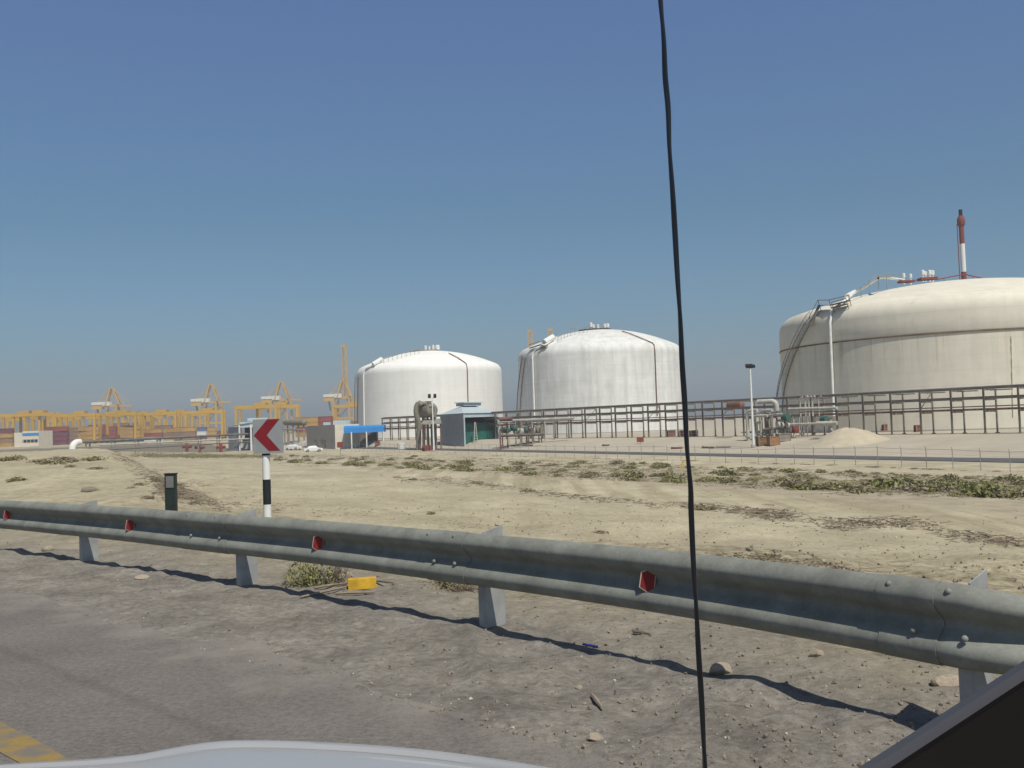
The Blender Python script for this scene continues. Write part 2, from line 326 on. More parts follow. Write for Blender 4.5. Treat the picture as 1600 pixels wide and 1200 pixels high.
def tank_material(name, c1, c2, streak, rust, seam_z=None):
    m = bpy.data.materials.new(name); m.use_nodes = True; nt = m.node_tree; N, L = nt.nodes, nt.links
    b = N['Principled BSDF']; b.inputs['Roughness'].default_value = .75; b.inputs['Specular IOR Level'].default_value = .2
    tcn = N.new('ShaderNodeTexCoord')
    def noise(sc, st, det=5, ro=.65):
        mp = N.new('ShaderNodeMapping'); mp.inputs['Scale'].default_value = st; L.new(tcn.outputs['Object'], mp.inputs[0])
        t = N.new('ShaderNodeTexNoise'); t.inputs['Scale'].default_value = sc; t.inputs['Detail'].default_value = det; t.inputs['Roughness'].default_value = ro
        L.new(mp.outputs[0], t.inputs['Vector']); return t.outputs[0]
    def ramp(src, p0, p1, c0, c1_):
        r = N.new('ShaderNodeValToRGB'); r.color_ramp.elements[0].position = p0; r.color_ramp.elements[1].position = p1
        r.color_ramp.elements[0].color = (*c0, 1); r.color_ramp.elements[1].color = (*c1_, 1); L.new(src, r.inputs[0]); return r.outputs[0]
    def mul(a, c, f=1.0):
        x = N.new('ShaderNodeMix'); x.data_type = 'RGBA'; x.blend_type = 'MULTIPLY'; x.inputs[0].default_value = f
        L.new(a, x.inputs[6]); L.new(c, x.inputs[7]); return x.outputs[2]
    c = ramp(noise(.25, (1, 1, 1)), .3, .7, c2, c1)
    c = mul(c, ramp(noise(1.0, (.55, .55, .06)), .35, .66, (1 - streak * 1.5, 1 - streak * 1.6, 1 - streak * 1.8), (1, 1, 1)))
    c = mul(c, ramp(noise(1.0, (.08, .08, 1.4), 3), .35, .65, (1 - streak * .5,) * 3, (1, 1, 1)))
    c = mul(c, ramp(noise(.9, (.5, .5, .18), 7), .60, .78, (1, 1, 1), (1 - rust, 1 - rust * 1.3, 1 - rust * 1.7)))
    sz = N.new('ShaderNodeSeparateXYZ'); L.new(tcn.outputs['Object'], sz.inputs[0])
    if seam_z:
        mr = N.new('ShaderNodeMapRange'); mr.inputs[1].default_value = seam_z - 7; mr.inputs[2].default_value = seam_z; L.new(sz.outputs[2], mr.inputs[0])
        lt = N.new('ShaderNodeMath'); lt.operation = 'LESS_THAN'; lt.inputs[1].default_value = seam_z; L.new(sz.outputs[2], lt.inputs[0])
        mm = N.new('ShaderNodeMath'); mm.operation = 'MULTIPLY'; L.new(mr.outputs[0], mm.inputs[0]); L.new(lt.outputs[0], mm.inputs[1])
        st = ramp(noise(1.0, (1.3, 1.3, .03), 4), .52, .70, (1, 1, 1), (.78, .66, .50)); x = N.new('ShaderNodeMix'); x.data_type = 'RGBA'; x.blend_type = 'MULTIPLY'
        L.new(mm.outputs[0], x.inputs[0]); L.new(c, x.inputs[6]); L.new(st, x.inputs[7]); c = x.outputs[2]
    fr = N.new('ShaderNodeMath'); fr.operation = 'PINGPONG'; fr.inputs[1].default_value = 1.25; L.new(sz.outputs[2], fr.inputs[0])
    c = mul(c, ramp(fr.outputs[0], .0, .07, (.90, .895, .88), (1, 1, 1)))
    L.new(c, b.inputs['Base Color'])
    return m
M['tank1'] = tank_material('tank_one_paint', (.87, .865, .81), (.81, .80, .75), .05, .04)
M['tank2'] = tank_material('tank_two_paint', (.84, .845, .81), (.71, .715, .68), .13, .13)
M['tank3'] = tank_material('tank_three_paint', (.78, .735, .61), (.70, .66, .55), .06, .15, 16.1)

# ------------------------------------------------------------------ ground, roads
def build_ground():
    ang = np.concatenate([np.linspace(R(-44), R(44), 560), np.linspace(R(46), R(314), 90)])
    rad = np.concatenate([np.linspace(.6, 16, 190), np.geomspace(16.15, 420, 230), np.geomspace(440, 2600, 22)])
    A, Q = np.meshgrid(ang, rad); X = np.sin(A) * Q; Y = np.cos(A) * Q; Z = terrain(X, Y)
    na, nr = len(ang), len(rad)
    v = np.stack([X.ravel(), Y.ravel(), Z.ravel()], 1)
    i, j = np.meshgrid(np.arange(nr - 1), np.arange(na), indexing='ij'); j2 = (j + 1) % na
    f = np.stack([i * na + j, i * na + j2, (i + 1) * na + j2, (i + 1) * na + j], -1).reshape(-1, 4)[:, ::-1]
    me = bpy.data.meshes.new('ground'); me.from_pydata(v.tolist(), [], f.tolist()); me.update()
    me.polygons.foreach_set('use_smooth', [True] * len(me.polygons))
    x, y = v[:, 0], v[:, 1]; n = .91 * x + .4 * y; s = -.4 * x + .91 * y; npr = .70 * x + .715 * y; nf = .882 * x + .47 * y
    wob = 1.0 * fbm(x / 2.0, y / 2.0, 51, 3)
    dirt = (1 - sst(4.8, 8.0, npr + wob * 1.6)) * (1 - sst(12, 26, s)) 
    scr = sst(44, 50, n + 5 * fbm(x / 12, y / 30, 61, 3)) * (1 - sst(66, 74, nf + 2 * fbm(x / 9, y / 9, 63, 2))) * (s > -40)
    padm = sst(86, 98, nf)
    trk = sst(34, 38, n) * (1 - sst(44, 50, n)); bank = sst(4.9, 6.5, npr) * (1 - sst(30, 38, n)) * (1 - .65 * sst(12, 35, s))
    dark = sst(300, 330, s) * (1 - sst(420, 460, s)) * (nf < 75) * .9
    for nm, a in (('dirt', dirt), ('scrub', scr), ('pad', padm), ('track', trk), ('bank', bank), ('dark', dark)):
        at = me.attributes.new(nm, 'FLOAT', 'POINT'); at.data.foreach_set('value', np.clip(a, 0, 1).astype(np.float32))
    me.materials.append(ground_material()); o = bpy.data.objects.new('ground', me); COL.objects.link(o); return kind(o, 'structure')
build_ground()

def build_haze():
    m = bpy.data.materials.new('haze_air'); m.use_nodes = True; nt = m.node_tree; nt.nodes.clear()
    o = nt.nodes.new('ShaderNodeOutputMaterial'); v = nt.nodes.new('ShaderNodeVolumePrincipled')
    v.inputs['Color'].default_value = (.80, .82, .86, 1); v.inputs['Density'].default_value = HAZE; v.inputs['Anisotropy'].default_value = 0.0
    nt.links.new(v.outputs[0], o.inputs['Volume'])
    kind(MB().box((0, 0, 55), (5400, 5400, 124)).build('haze', m), 'stuff')
HAZE = .0004
build_haze()
RD = Vector((-.715, .70, 0)).normalized(); RN = Vector((RD.y, -RD.x, 0))     # road direction and its right-hand normal
def road_pt(a, n, z=0.0): return RD * a + RN * n + Vector((0, 0, z))
def strip(name, n0, n1, a0, a1, z, m, na=400, wob0=0.0, wob1=0.0, k='structure', seed=0):
    vs, fs = [], []; a = np.concatenate([np.linspace(a0, 40, na), np.geomspace(40.5, a1, 40)]) if a1 > 41 else np.linspace(a0, a1, na)
    for i, q in enumerate(a):
        w1 = wob1 * float(fbm(np.array([q / .9]), np.array([3.1 + seed]), 71, 5)[0]); w0 = wob0 * float(fbm(np.array([q / .5]), np.array([9.1 + seed]), 73, 5)[0])
        for t in np.linspace(0, 1, 5): vs.append(tuple(road_pt(q, (n0 + w0) * (1 - t) + (n1 + w1) * t, z)))
    for i in range(len(a) - 1):
        for j in range(4): fs.append((i * 5 + j, i * 5 + j + 1, i * 5 + 6 + j, i * 5 + 5 + j))
    return kind(MB().add(vs, [f[::-1] for f in fs]).build(name, m), k)
strip('road', -7.5, 3.52, -40, 110, 0.0, M['asphalt'], wob1=.34)
strip('edge_line_marking', 1.68, 1.84, -40, 110, 0.004, M['yellow_paint'], wob0=.03, wob1=.03)
# service road inside the fence
def nf_pt(nf, sf): return Vector((.882 * nf - .47 * sf, .47 * nf + .882 * sf, 0)) / (.882 ** 2 + .47 ** 2)
vs, fs = [], []
SF = np.linspace(-20, 330, 300)
for q in SF:
    w = 5.0 + 5.0 * max(0.0, 1 - (q - 20) / 55.0) if q < 75 else 5.0
    for t in range(4):
        p = nf_pt(91.0 + w * t / 3, q); vs.append((p.x, p.y, hz(p.x, p.y) + .06))
for i in range(len(SF) - 1):
    for j in range(3): fs.append((i * 4 + j, i * 4 + 4 + j, i * 4 + 5 + j, i * 4 + 1 + j))
kind(MB().add(vs, [f[::-1] for f in fs]).build('service_road', M['service']), 'structure')

# ------------------------------------------------------------------ guardrail
TOP_PX = [(-160, 774), (0, 781), (160, 790), (375, 805), (600, 822), (757, 833), (900, 846), (1000, 855.5), (1100, 866), (1200, 879), (1300, 888), (1400, 900), (1500, 912)]
tp = [on_plane(px, py, .69) for px, py in TOP_PX]
ta = np.array([-p.dot(RD) for p in tp]); tb = np.array([p.dot(RN) for p in tp])
cf = np.polyfit(ta, tb, 4)
A_END = float(ta[-1]) + .02
def rail_n(a): return float(np.polyval(cf, a))
NRP = np.arange(float(ta[0]) - .0, A_END, .06)
path = [RD * -a + RN * rail_n(a) for a in NRP]
# run on to the left beyond the frame and flare round to the right after the last post
d0 = (path[0] - path[1]).normalized(); path = [path[0] + d0 * (k * .5) for k in range(60, 0, -1)] + path
n_left = 60
p = path[-1]; hd = math.atan2((path[-1] - path[-3]).y, (path[-1] - path[-3]).x)
for k in range(46):
    hd += R(6.0 if k < 9 else 1.2); p = p + Vector((math.cos(hd), math.sin(hd), 0)) * .06; path.append(p)
PROF = [(-.012, .385), (-.030, .381), (-.060, .360), (-.081, .325), (-.083, .300), (-.066, .268), (-.030, .236), (-.006, .214), (0, .193), (-.006, .172), (-.030, .150), (-.066, .118), (-.083, .086), (-.081, .060), (-.060, .025), (-.030, .004), (-.012, 0)]
guard = thing('guardrail', 'grey steel crash barrier with two ridges along the road shoulder', 'guardrail', tuple(road_pt(6.9, 5.0)))
def offset_profile(prof, d):
    out = []
    for i, (o, z) in enumerate(prof):
        a, b = prof[max(i - 1, 0)], prof[min(i + 1, len(prof) - 1)]; tx, tz = b[0] - a[0], b[1] - a[1]; L_ = math.hypot(tx, tz)
        out.append((o + tz / L_ * d, z - tx / L_ * d))
    return out
def sweep(path, prof, zb, thick=.004, i0=0):
    mb = MB(); vs = []; N = len(path); ring = prof + [(o + thick, z) for o, z in prof[::-1]]; m = len(ring)
    for i, p in enumerate(path):
        t = (path[min(i + 1, N - 1)] - path[max(i - 1, 0)]).normalized(); nr = Vector((-t.y, t.x, 0))   # away from the road
        dent = .006 * float(fbm(np.array([(i + i0) * .035]), np.array([.5]), 91, 3)[0])
        kq = min(1.0, max(0.0, (i - N + 46) / 7.0)) if i0 == 0 else 0.0                                     # crushed end piece
        for (o, z) in ring: vs.append(p + nr * (o + dent) + Vector((0, 0, zb + z * (1 - .15 * kq) + dent)))
    fs = [(i * m + k, (i + 1) * m + k, (i + 1) * m + (k + 1) % m, i * m + (k + 1) % m) for i in range(N - 1) for k in range(m)]
    fs += [tuple(range(m)), tuple((N - 1) * m + k for k in range(m))[::-1]]
    return mb.add(vs, fs)
sweep(path, PROF, .305).build('rail_beam', M['galv'], guard, world=True, smooth=True)
arc = [0]
for i in range(1, len(path)): arc.append(arc[-1] + (path[i] - path[i - 1]).length)
def rail_frame(px):                             # the rail point seen at picture column px
    best = min(range(len(path)), key=lambda i: abs(project(path[i] + Vector((0, 0, .5)))[0] - px)); return best
def project(p):
    d = Vector(p) - EYE; z = d.dot(fwd)
    return (800 + FPX * d.dot(rgt) / z, 600 - FPX * d.dot(upv) / z) if z > .05 else (1e9, 1e9)
def tangent(i): return (path[min(i + 1, len(path) - 1)] - path[max(i - 1, 0)]).normalized()
def at_arc(s):
    i = min(range(len(arc)), key=lambda k: abs(arc[k] - s)); return i
posts_px = [375, 757]
i1, i2 = rail_frame(372), rail_frame(752); step = arc[i2] - arc[i1]
for k in range(-9, 3):
    i = at_arc(arc[i1] + step * k) if k < 2 else rail_frame(1506)
    p = path[i]; t = tangent(i); nr = Vector((-t.y, t.x, 0)); mb = MB(); g = hz(p.x, p.y) - .3
    # C-section: web across the rail, two short flanges; the top is cut on a slope
    b0, b1 = .012, .21
    for (oa, ob, ta_, tb_) in ((b0, b1, -.004, .004),):
        q = [p + nr * oa + t * ta_, p + nr * ob + t * ta_, p + nr * ob + t * tb_, p + nr * oa + t * tb_]
        zt = [.695, .732, .732, .695]
        mb.add([Vector((v.x, v.y, g)) for v in q] + [Vector((v.x, v.y, z)) for v, z in zip(q, zt)], ((3, 2, 1, 0), (4, 5, 6, 7), (0, 1, 5, 4), (1, 2, 6, 5), (2, 3, 7, 6), (3, 0, 4, 7)))
    for off, zt in ((b0 + .003, .66), (b1 - .003, .69)):
        q0 = p + nr * (off - .004) - t * .004; q = [q0, q0 - t * .065, q0 - t * .065 + nr * .008, q0 + nr * .008]
        mb.add([Vector((v.x, v.y, g)) for v in q] + [Vector((v.x, v.y, zt)) for v in q], ((3, 2, 1, 0), (4, 5, 6, 7), (0, 1, 5, 4), (1, 2, 6, 5), (2, 3, 7, 6), (3, 0, 4, 7)))
    mb.build('post', M['galv_post'], guard, world=True)
def bolt(px, z, out):
    i = rail_frame(px); p = path[i]; t = tangent(i); nr = Vector((-t.y, t.x, 0))
    c = p - nr * out + Vector((0, 0, z)); ax = (-nr + Vector((0, 0, .6))).normalized()
    MB().tube([c - ax * .006, c + ax * .003, c + ax * .008, c + ax * .011], [.015, .015, .012, .004], 10).build('bolt', M['galv'], guard, world=True, smooth=True)
for px, z, o in ((683, .662, .064), (717, .662, .064), (690, .458, .066), (723, .458, .066), (1411, .662, .064), (1491, .662, .064), (1432, .458, .066), (1525, .458, .066), (300, .662, .064), (345, .662, .064), (305, .458, .066), (350, .458, .066)):
    bolt(px, z, o)
for a_px, b_px in ((288, 362), (672, 735), (1392, 1470)):   # lapped joints, a sheet thickness proud
    ia, ib = rail_frame(a_px), rail_frame(b_px)
    sweep(path[ia:ib + 1], offset_profile(PROF, .0042), .305, .003, ia).build('splice_lap', M['galv'], guard, world=True, smooth=True)
for px in (18, 211, 502, 1016):
    i = rail_frame(px); p = path[i]; t = tangent(i); nr = Vector((-t.y, t.x, 0)); c = p - nr * .045 + Vector((0, 0, .50))
    dn = (-nr * .74 + t * .67).normalized(); sd = Vector((-dn.y, dn.x, 0))                 # plate faces back along the rail
    out = [(-.044, .078), (.036, .050), (.050, -.030), (.014, -.055), (-.026, -.080)]
    def plate(sc, d0, d1):
        sc *= 1.2
        vs = [c + sd * (-a * sc) + Vector((0, 0, b * sc)) + dn * d0 for a, b in out] + [c + sd * (-a * sc) + Vector((0, 0, b * sc)) + dn * d1 for a, b in out]
        return MB().add(vs, [tuple(range(5)), (9, 8, 7, 6, 5)] + [(q, q + 5, (q + 1) % 5 + 5, (q + 1) % 5) for q in range(5)])
    rf = plate(1.0, -.003, .001).build('reflector', M['pale_edge'], guard, world=True)
    plate(.86, .0012, .004).build('red_face', M['red_refl'], rf, world=True)
    MB().bar(c - dn * .004, c + nr * .044 - dn * .004, .02, .03).build('bracket', M['galv_post'], rf, world=True)

# ------------------------------------------------------------------ chevron sign and marker post
D = 14.0; b = at_depth(418, 806, D); g = hz(b.x, b.y)
cs = thing('chevron_sign', 'grey square road sign with red chevron pointing left on striped post', 'road sign', (b.x, b.y, g - .02))
zt = top_z(416, 708, D); pole_r = .055
def pt_x(px, py): return at_depth(px, py, D)
z1, z2 = top_z(417, 749, D), top_z(418, 788, D); z0 = top_z(416, 711.5, D)
po = MB().tube([(b.x, b.y, g - .3), (b.x, b.y, z2)], pole_r, 20).build('pole', M['white'], cs, world=True, smooth=True)
MB().tube([(b.x, b.y, z2), (b.x, b.y, z1)], pole_r + .001, 20).build('black_band', M['black'], po, world=True, smooth=True)
MB().tube([(b.x, b.y, z1), (b.x, b.y, z0)], pole_r, 20).build('white_band', M['white'], po, world=True, smooth=True)
MB().tube([(b.x, b.y, z0), (b.x, b.y, zt + .03)], pole_r + .002, 20).build('black_band', M['black'], po, world=True, smooth=True)
# panel: faces back and a little to the left of the camera
pan = R(-6); ax = Vector((math.cos(pan), math.sin(pan), 0)); nrm = Vector((ax.y, -ax.x, 0))
pc = (pt_x(398, 655) + pt_x(446, 708)) / 2; pc.y = b.y; hw = (pt_x(446, 680) - pt_x(398, 680)).length / 2; hh = (top_z(422, 654.5, D) - top_z(422, 708, D)) / 2
pc = pc + nrm * .08
def slab(poly, d0, d1):
    k = len(poly); vs = [pc + ax * a + Vector((0, 0, c)) + nrm * d0 for a, c in poly] + [pc + ax * a + Vector((0, 0, c)) + nrm * d1 for a, c in poly]
    return MB().add(vs, [tuple(range(k)), tuple(range(2 * k - 1, k - 1, -1))] + [(i, k + i, k + (i + 1) % k, (i + 1) % k) for i in range(k)])
sp_ = slab([(-hw, -hh), (hw, -hh), (hw, hh), (-hw, hh)], -.006, .006).build('panel', M['sign_grey'], cs, world=True)
def pq(px, py): return ((px - 422) / 48 * 2 * hw, (681.2 - py) / 53.5 * 2 * hh)
slab([pq(*q) for q in ((399.3, 679.5), (421.3, 654.9), (441, 654.9), (420, 679.6), (441.3, 704), (423, 704))], .0062, .0085).build('chevron', M['sign_red'], sp_, world=True)
slab([(-hw * .9, -.02), (hw * .9, -.02), (hw * .9, .02), (-hw * .9, .02)], -.03, -.0062).build('back_rail', M['galv_post'], cs, world=True)

D = 14.6; b = at_depth(268, 800, D); g = hz(b.x, b.y)
mp_ = thing('marker_post', 'short dark marker post with grey reflective panel behind the barrier', 'marker post', (b.x, b.y, g))
ht = top_z(267, 741, D); w = 16.5 / FPX * D
MB().box((b.x, b.y, (g - .3 + ht) / 2), (w, .09, ht - g + .3)).build('body', M['dark_green'], mp_, world=True)
MB().box((b.x, b.y - .049, ht - .11), (w * .72, .008, .17)).build('reflector_panel', M['grey_refl'], mp_, world=True)
MB().box((b.x, b.y, ht + .008), (w * 1.12, .11, .016)).build('cap', M['black'], mp_, world=True)

# ------------------------------------------------------------------ storage tanks
class Tank:
    def __init__(s, px, d, Rr, wall, apex, z0): 
        s.c = at_depth(px, 650, d); s.c.z = z0; s.R = Rr; s.wall = wall; s.apex = apex; s.z0 = z0
        k = 3.2; s.prof = [(Rr, z0 - .6), (Rr, z0 + .5), (Rr, wall)]
        for i in range(1, 9):
            a = i / 8 * R(62); s.prof.append((Rr - k * (1 - math.cos(a)), wall + k * math.sin(a)))
        r1, zz1 = s.prof[-1]
        for i in range(1, 25):
            t = i / 24; r = r1 * (1 - t); s.prof.append((max(r, .02), zz1 + (apex - zz1) * (1 - (r / r1) ** 2.0)))
    def rad(s, z):
        if z <= s.wall: return s.R
        for (r0, za), (r1, zb) in zip(s.prof, s.prof[1:]):
            if za <= z <= zb and zb > za: return r0 + (r1 - r0) * (z - za) / (zb - za)
        return 0.0
    def hit(s, px, py, off=0.0):
        r = ray(px, py); hd = math.hypot(s.c.x, s.c.y)
        t = hd - s.R * 1.15
        while t < hd + s.R:
            p = EYE + r * t
            if math.hypot(p.x - s.c.x, p.y - s.c.y) <= s.rad(p.z) and p.z < s.apex: break
            t += .1
        q = Vector((p.x - s.c.x, p.y - s.c.y, 0)); nz = .0 if p.z < s.wall else .75
        n = (q.normalized() * (1 - nz) + Vector((0, 0, nz))).normalized(); return p + n * off
    def path(s, px, off, step=4.0):
        out = []
        for a, b in zip(px, px[1:]):
            k = max(1, int(math.hypot(b[0] - a[0], b[1] - a[1]) / step))
            out += [s.hit(a[0] + (b[0] - a[0]) * i / k, a[1] + (b[1] - a[1]) * i / k, off) for i in range(k)]
        return out + [s.hit(*px[-1], off)]
    def on(s, ang, z, off=0.0):                  # ang measured from the side facing the camera, right positive
        f = math.atan2(-s.c.y, -s.c.x) + ang; r = s.rad(z) + off; return Vector((s.c.x + r * math.cos(f), s.c.y + r * math.sin(f), z))
def smoothpath(pts, k=4):
    out = []
    for a, b_ in zip(pts, pts[1:]): out += [a.lerp(b_, i / k) for i in range(k)]
    return out + [pts[-1]]
def stairway(T, a0, z0, a1, z1, parent, m, width=1.0, n=60):
    mb = MB(); rails = [[], []]; tops = [[], []]
    for i in range(n + 1):
        t = i / n; z = z0 + (z1 - z0) * t; a = a0 + (a1 - a0) * t
        p, q = T.on(a, z, .15), T.on(a, z, .15 + width)
        rails[0].append(p); rails[1].append(q); tops[1].append(q + Vector((0, 0, 1.1))); tops[0].append(p + Vector((0, 0, 1.1)))
        mb.bar(p, q, .25, .05)
        if i % 3 == 0: mb.bar(q, q + Vector((0, 0, 1.1)), .06); 
    for L_ in rails: mb.tube(L_, .10, 4)
    mb.tube(tops[1], .05, 4); mb.build('stairway', m, parent, world=True)
def valves(T, px_list, parent, m, h, mbase):
    mb = MB()
    for px, py0, py1, rr in px_list:
        d = math.hypot(T.c.x, T.c.y) * math.cos(math.atan2(T.c.x, T.c.y)) 
        p0, p1 = at_depth(px, py0, d), at_depth(px, py1, d)
        v = MB(); v.tube([(p0.x, p0.y, p0.z - .8), (p0.x, p0.y, p0.z + (p1.z - p0.z) * .35), (p0.x, p0.y, p0.z + (p1.z - p0.z) * .4), (p0.x, p0.y, p1.z - .1), (p0.x, p0.y, p1.z)], [rr * .55, rr * .55, rr, rr, rr * .6], 10)
        v.build('vent_valve', m, parent, world=True, smooth=True)
def tank(T, label, m, seam=None):
    root = thing('storage_tank', label, 'storage tank', tuple(T.c), 0, 'large white domed storage tanks')
    prof = [(r, z - T.z0) for r, z in T.prof]
    nw = 3
    sh = MB().lathe(prof[:nw], (0, 0, 0), 160).build('shell', m, root, smooth=True)
    MB().lathe(prof[nw - 1:], (0, 0, 0), 160).build('dome_roof', m, root, smooth=True)
    MB().lathe([(T.R + .05, -.5), (T.R + .9, -.5), (T.R + .9, .25), (T.R + .02, .25)], (0, 0, 0), 128).build('base_ring', M['plaster_grey'], root)
    return root
GZ = -2.4
# left tank
T1 = Tank(673, 341, 25.0, 19.2, 27.2, GZ); t1 = tank(T1, 'white domed tank, leftmost and smallest of the three, behind the grey shed', M['tank1'])
MB().tube(T1.path([(571.5, 680), (570, 583), (573, 578), (586, 572), (597, 566)], .5), .27, 10).build('white_riser_pipe', M['white'], t1, world=True, smooth=True)
MB().tube(smoothpath([T1.hit(584, 573.5, .9), T1.hit(598, 565.5, 1.0)]), .8, 8).build('pipe_sleeve', M['white'], t1, world=True)
MB().tube(T1.path([(701, 553), (715, 560), (728, 569), (729.5, 575), (731, 642)], .3), .15, 6).build('red_riser_pipe', M['pipe_brown'], t1, world=True)
stairway(T1, R(-84), GZ, R(-72), 18.5, t1, M['steel'], 1.0)
valves(T1, [(665, 551, 540, .5), (671, 551, 541, .42), (677, 551, 539, .5), (683.5, 551, 539, .85)], t1, M['white'], 3, None)
MB().lathe([(4.6, T1.apex - GZ - .5), (4.6, T1.apex - GZ + .15), (.1, T1.apex - GZ + .2)], (-1, 0, 0), 24).build('top_platform', M['steel_far'], t1)
mb = MB()
pp = [T1.hit(600, 567.5, .2), T1.hit(628, 558.8, .2), T1.hit(655, 552.5, .2)]
for q in smoothpath(pp, 4): mb.bar(q - Vector((0, 0, .3)), q + Vector((0, 0, 1.3)), .12)
mb.tube([q + Vector((0, 0, 1.2)) for q in pp], .09, 5); mb.build('roof_handrail', M['steel_far'], t1, world=True)
# middle tank
T2 = Tank(940, 302, 25.0, 20.6, 28.9, GZ); t2 = tank(T2, 'stained white domed tank in the middle of the three, left of the black cord', M['tank2'])
MB().tube(T2.path([(838, 670), (834, 554), (838, 548), (850, 543), (866, 532.5)], .5), .27, 10).build('white_riser_pipe', M['white'], t2, world=True, smooth=True)
MB().tube([T2.hit(852, 540.5, 1.1), T2.hit(866, 532.5, 1.2)], .85, 8).build('pipe_sleeve', M['white'], t2, world=True)
MB().tube(T2.path([(972, 519), (985, 523), (1019, 537), (1022, 541), (1026, 650)], .3), .15, 6).build('red_riser_pipe', M['pipe_brown'], t2, world=True)
stairway(T2, R(-85), GZ, R(-60), 20.5, t2, M['steel'], 1.0)
mb = MB(); 
for (q0, q1) in (((829, 548), (845, 543)), ((845, 543), (855, 545)), ((845, 548), (856, 544))):
    mb.bar(T2.hit(*q0, .8), T2.hit(*q1, .8), 1.0, .15)
    mb.tube([T2.hit(*q0, 1.8), T2.hit(*q1, 1.8)], .09, 5)
mb.build('stair_landing', M['steel'], t2, world=True)
valves(T2, [(923.5, 516, 504, .5), (927.5, 516, 507, .4), (934.5, 517, 507, .42), (945, 516, 506, .5), (949.5, 516, 505.5, .55)], t2, M['white'], 3, None)
MB().lathe([(3.4, T2.apex - GZ - .6), (5.2, T2.apex - GZ + .1), (.1, T2.apex - GZ + .15)], (-1.0, 0, 0), 24).build('top_platform', M['pipe_brown'], t2)
mb = MB(); pp = [T2.hit(872, 533, .2), T2.hit(892, 525, .2), T2.hit(918, 519, .2)]
for q in smoothpath(pp, 4): mb.bar(q - Vector((0, 0, .3)), q + Vector((0, 0, 1.3)), .1)
mb.tube([pp[0] + Vector((0, 0, 1)), pp[1] + Vector((0, 0, 1.9)), pp[2] + Vector((0, 0, 1.3))], .09, 5); mb.build('roof_handrail', M['steel_far'], t2, world=True)
# right tank
T3 = Tank(1507, 194, 34.4, 17.6, 25.9, GZ); t3 = tank(T3, 'cream domed tank with a rusty girdle seam, largest of the three, at right', M['tank3'])
MB().lathe([(34.4, 17.55 - GZ), (34.46, 16.5 - GZ), (34.50, 14.2 - GZ), (34.42, 14.02 - GZ)], (0, 0, 0), 160).build('upper_skirt', M['tank3'], t3, smooth=True)
M['rust_line'] = mat('rusty_seam', (.20, .125, .065), .8, .3, .4, col2=(.11, .075, .05))
MB().lathe([(34.4, 14.0 - GZ), (34.56, 14.0 - GZ), (34.56, 13.78 - GZ), (34.4, 13.78 - GZ)], (0, 0, 0), 160).build('girdle_seam', M['rust_line'], t3)
MB().tube(T3.path([(1306, 650), (1299.5, 492), (1301, 488), (1312, 481), (1335, 463)], .5) + [at_depth(1372, 434.5, 180), at_depth(1390, 434.5, 186), at_depth(1412, 437.5, 192)], .25, 10).build('white_riser_pipe', M['white'], t3, world=True, smooth=True)
MB().tube([T3.hit(1326, 470.5, .9), T3.hit(1337, 462, 1.0)], .52, 10).build('pipe_sleeve', M['white'], t3, world=True)
mb = MB()
for (q0, q1) in (((1336, 460), (1372, 432)), ((1372, 431), (1410, 434))):
    a_, b_ = at_depth(*q0, 181), at_depth(*q1, 184); mb.tube([a_, b_], .07, 5); mb.tube([a_ + Vector((0, 0, .5)), b_ + Vector((0, 0, .5))], .05, 5)
for px, py in ((1345, 452), (1358, 442), (1372, 432), (1385, 432)):
    p = at_depth(px, py, 182); mb.bar((p.x, p.y, p.z + .5), (p.x, p.y, p.z - 2.4), .10)
mb.build('pipe_support', M['steel_far'], t3, world=True)
stairway(T3, R(-86), GZ, R(-45), 19.0, t3, M['steel_far'], 1.2, 90)
mb = MB()
for (q0, q1) in (((1283, 485), (1300, 485)), ((1300, 485), (1330, 478)), ((1304, 489), (1326, 483)), ((1283, 485), (1272, 508))):
    mb.bar(T3.hit(*q0, 1.0), T3.hit(*q1, 1.0), 1.0, .12); mb.tube([T3.hit(*q0, 2.0), T3.hit(*q1, 2.0)], .07, 5)
    mb.bar(T3.hit(*q1, .0), T3.hit(*q1, 2.0), .09); mb.bar(T3.hit(*q0, .0), T3.hit(*q0, 2.0), .09)
mb.build('stair_landing', M['steel'], t3, world=True)
valves(T3, [(1412.5, 438, 427, .3), (1423, 438, 428, .3), (1442, 434, 422, .34), (1446, 434, 424, .3), (1453, 434, 422, .34), (1457.5, 434, 422.5, .34)], t3, M['white'], 3, None)
mb = MB(); mb.bar(at_depth(1405, 440.5, 190), at_depth(1428, 439.5, 190), 2.0, .35); mb.bar(at_depth(1436, 436.5, 190), at_depth(1462, 435, 190), 2.2, .45)
mb.tube([at_depth(1462, 437, 192), at_depth(1490, 431.5, 194), at_depth(1507, 428.5, 195), at_depth(1540, 436, 196), at_depth(1600, 452.5, 196), at_depth(1660, 470, 196)], .13, 6)
for px, py in ((1475, 436), (1520, 433), (1555, 442), (1590, 451)):
    p = at_depth(px, py, 193); mb.bar((p.x, p.y, p.z), (p.x, p.y, p.z - 1.6), .09)
mb.build('red_roof_piping', M['rust_red'], t3, world=True)
MB().tube(T3.path([(1580, 525), (1583, 650)], .12), .09, 6).build('thin_cable_duct', M['plaster'], t3, world=True)

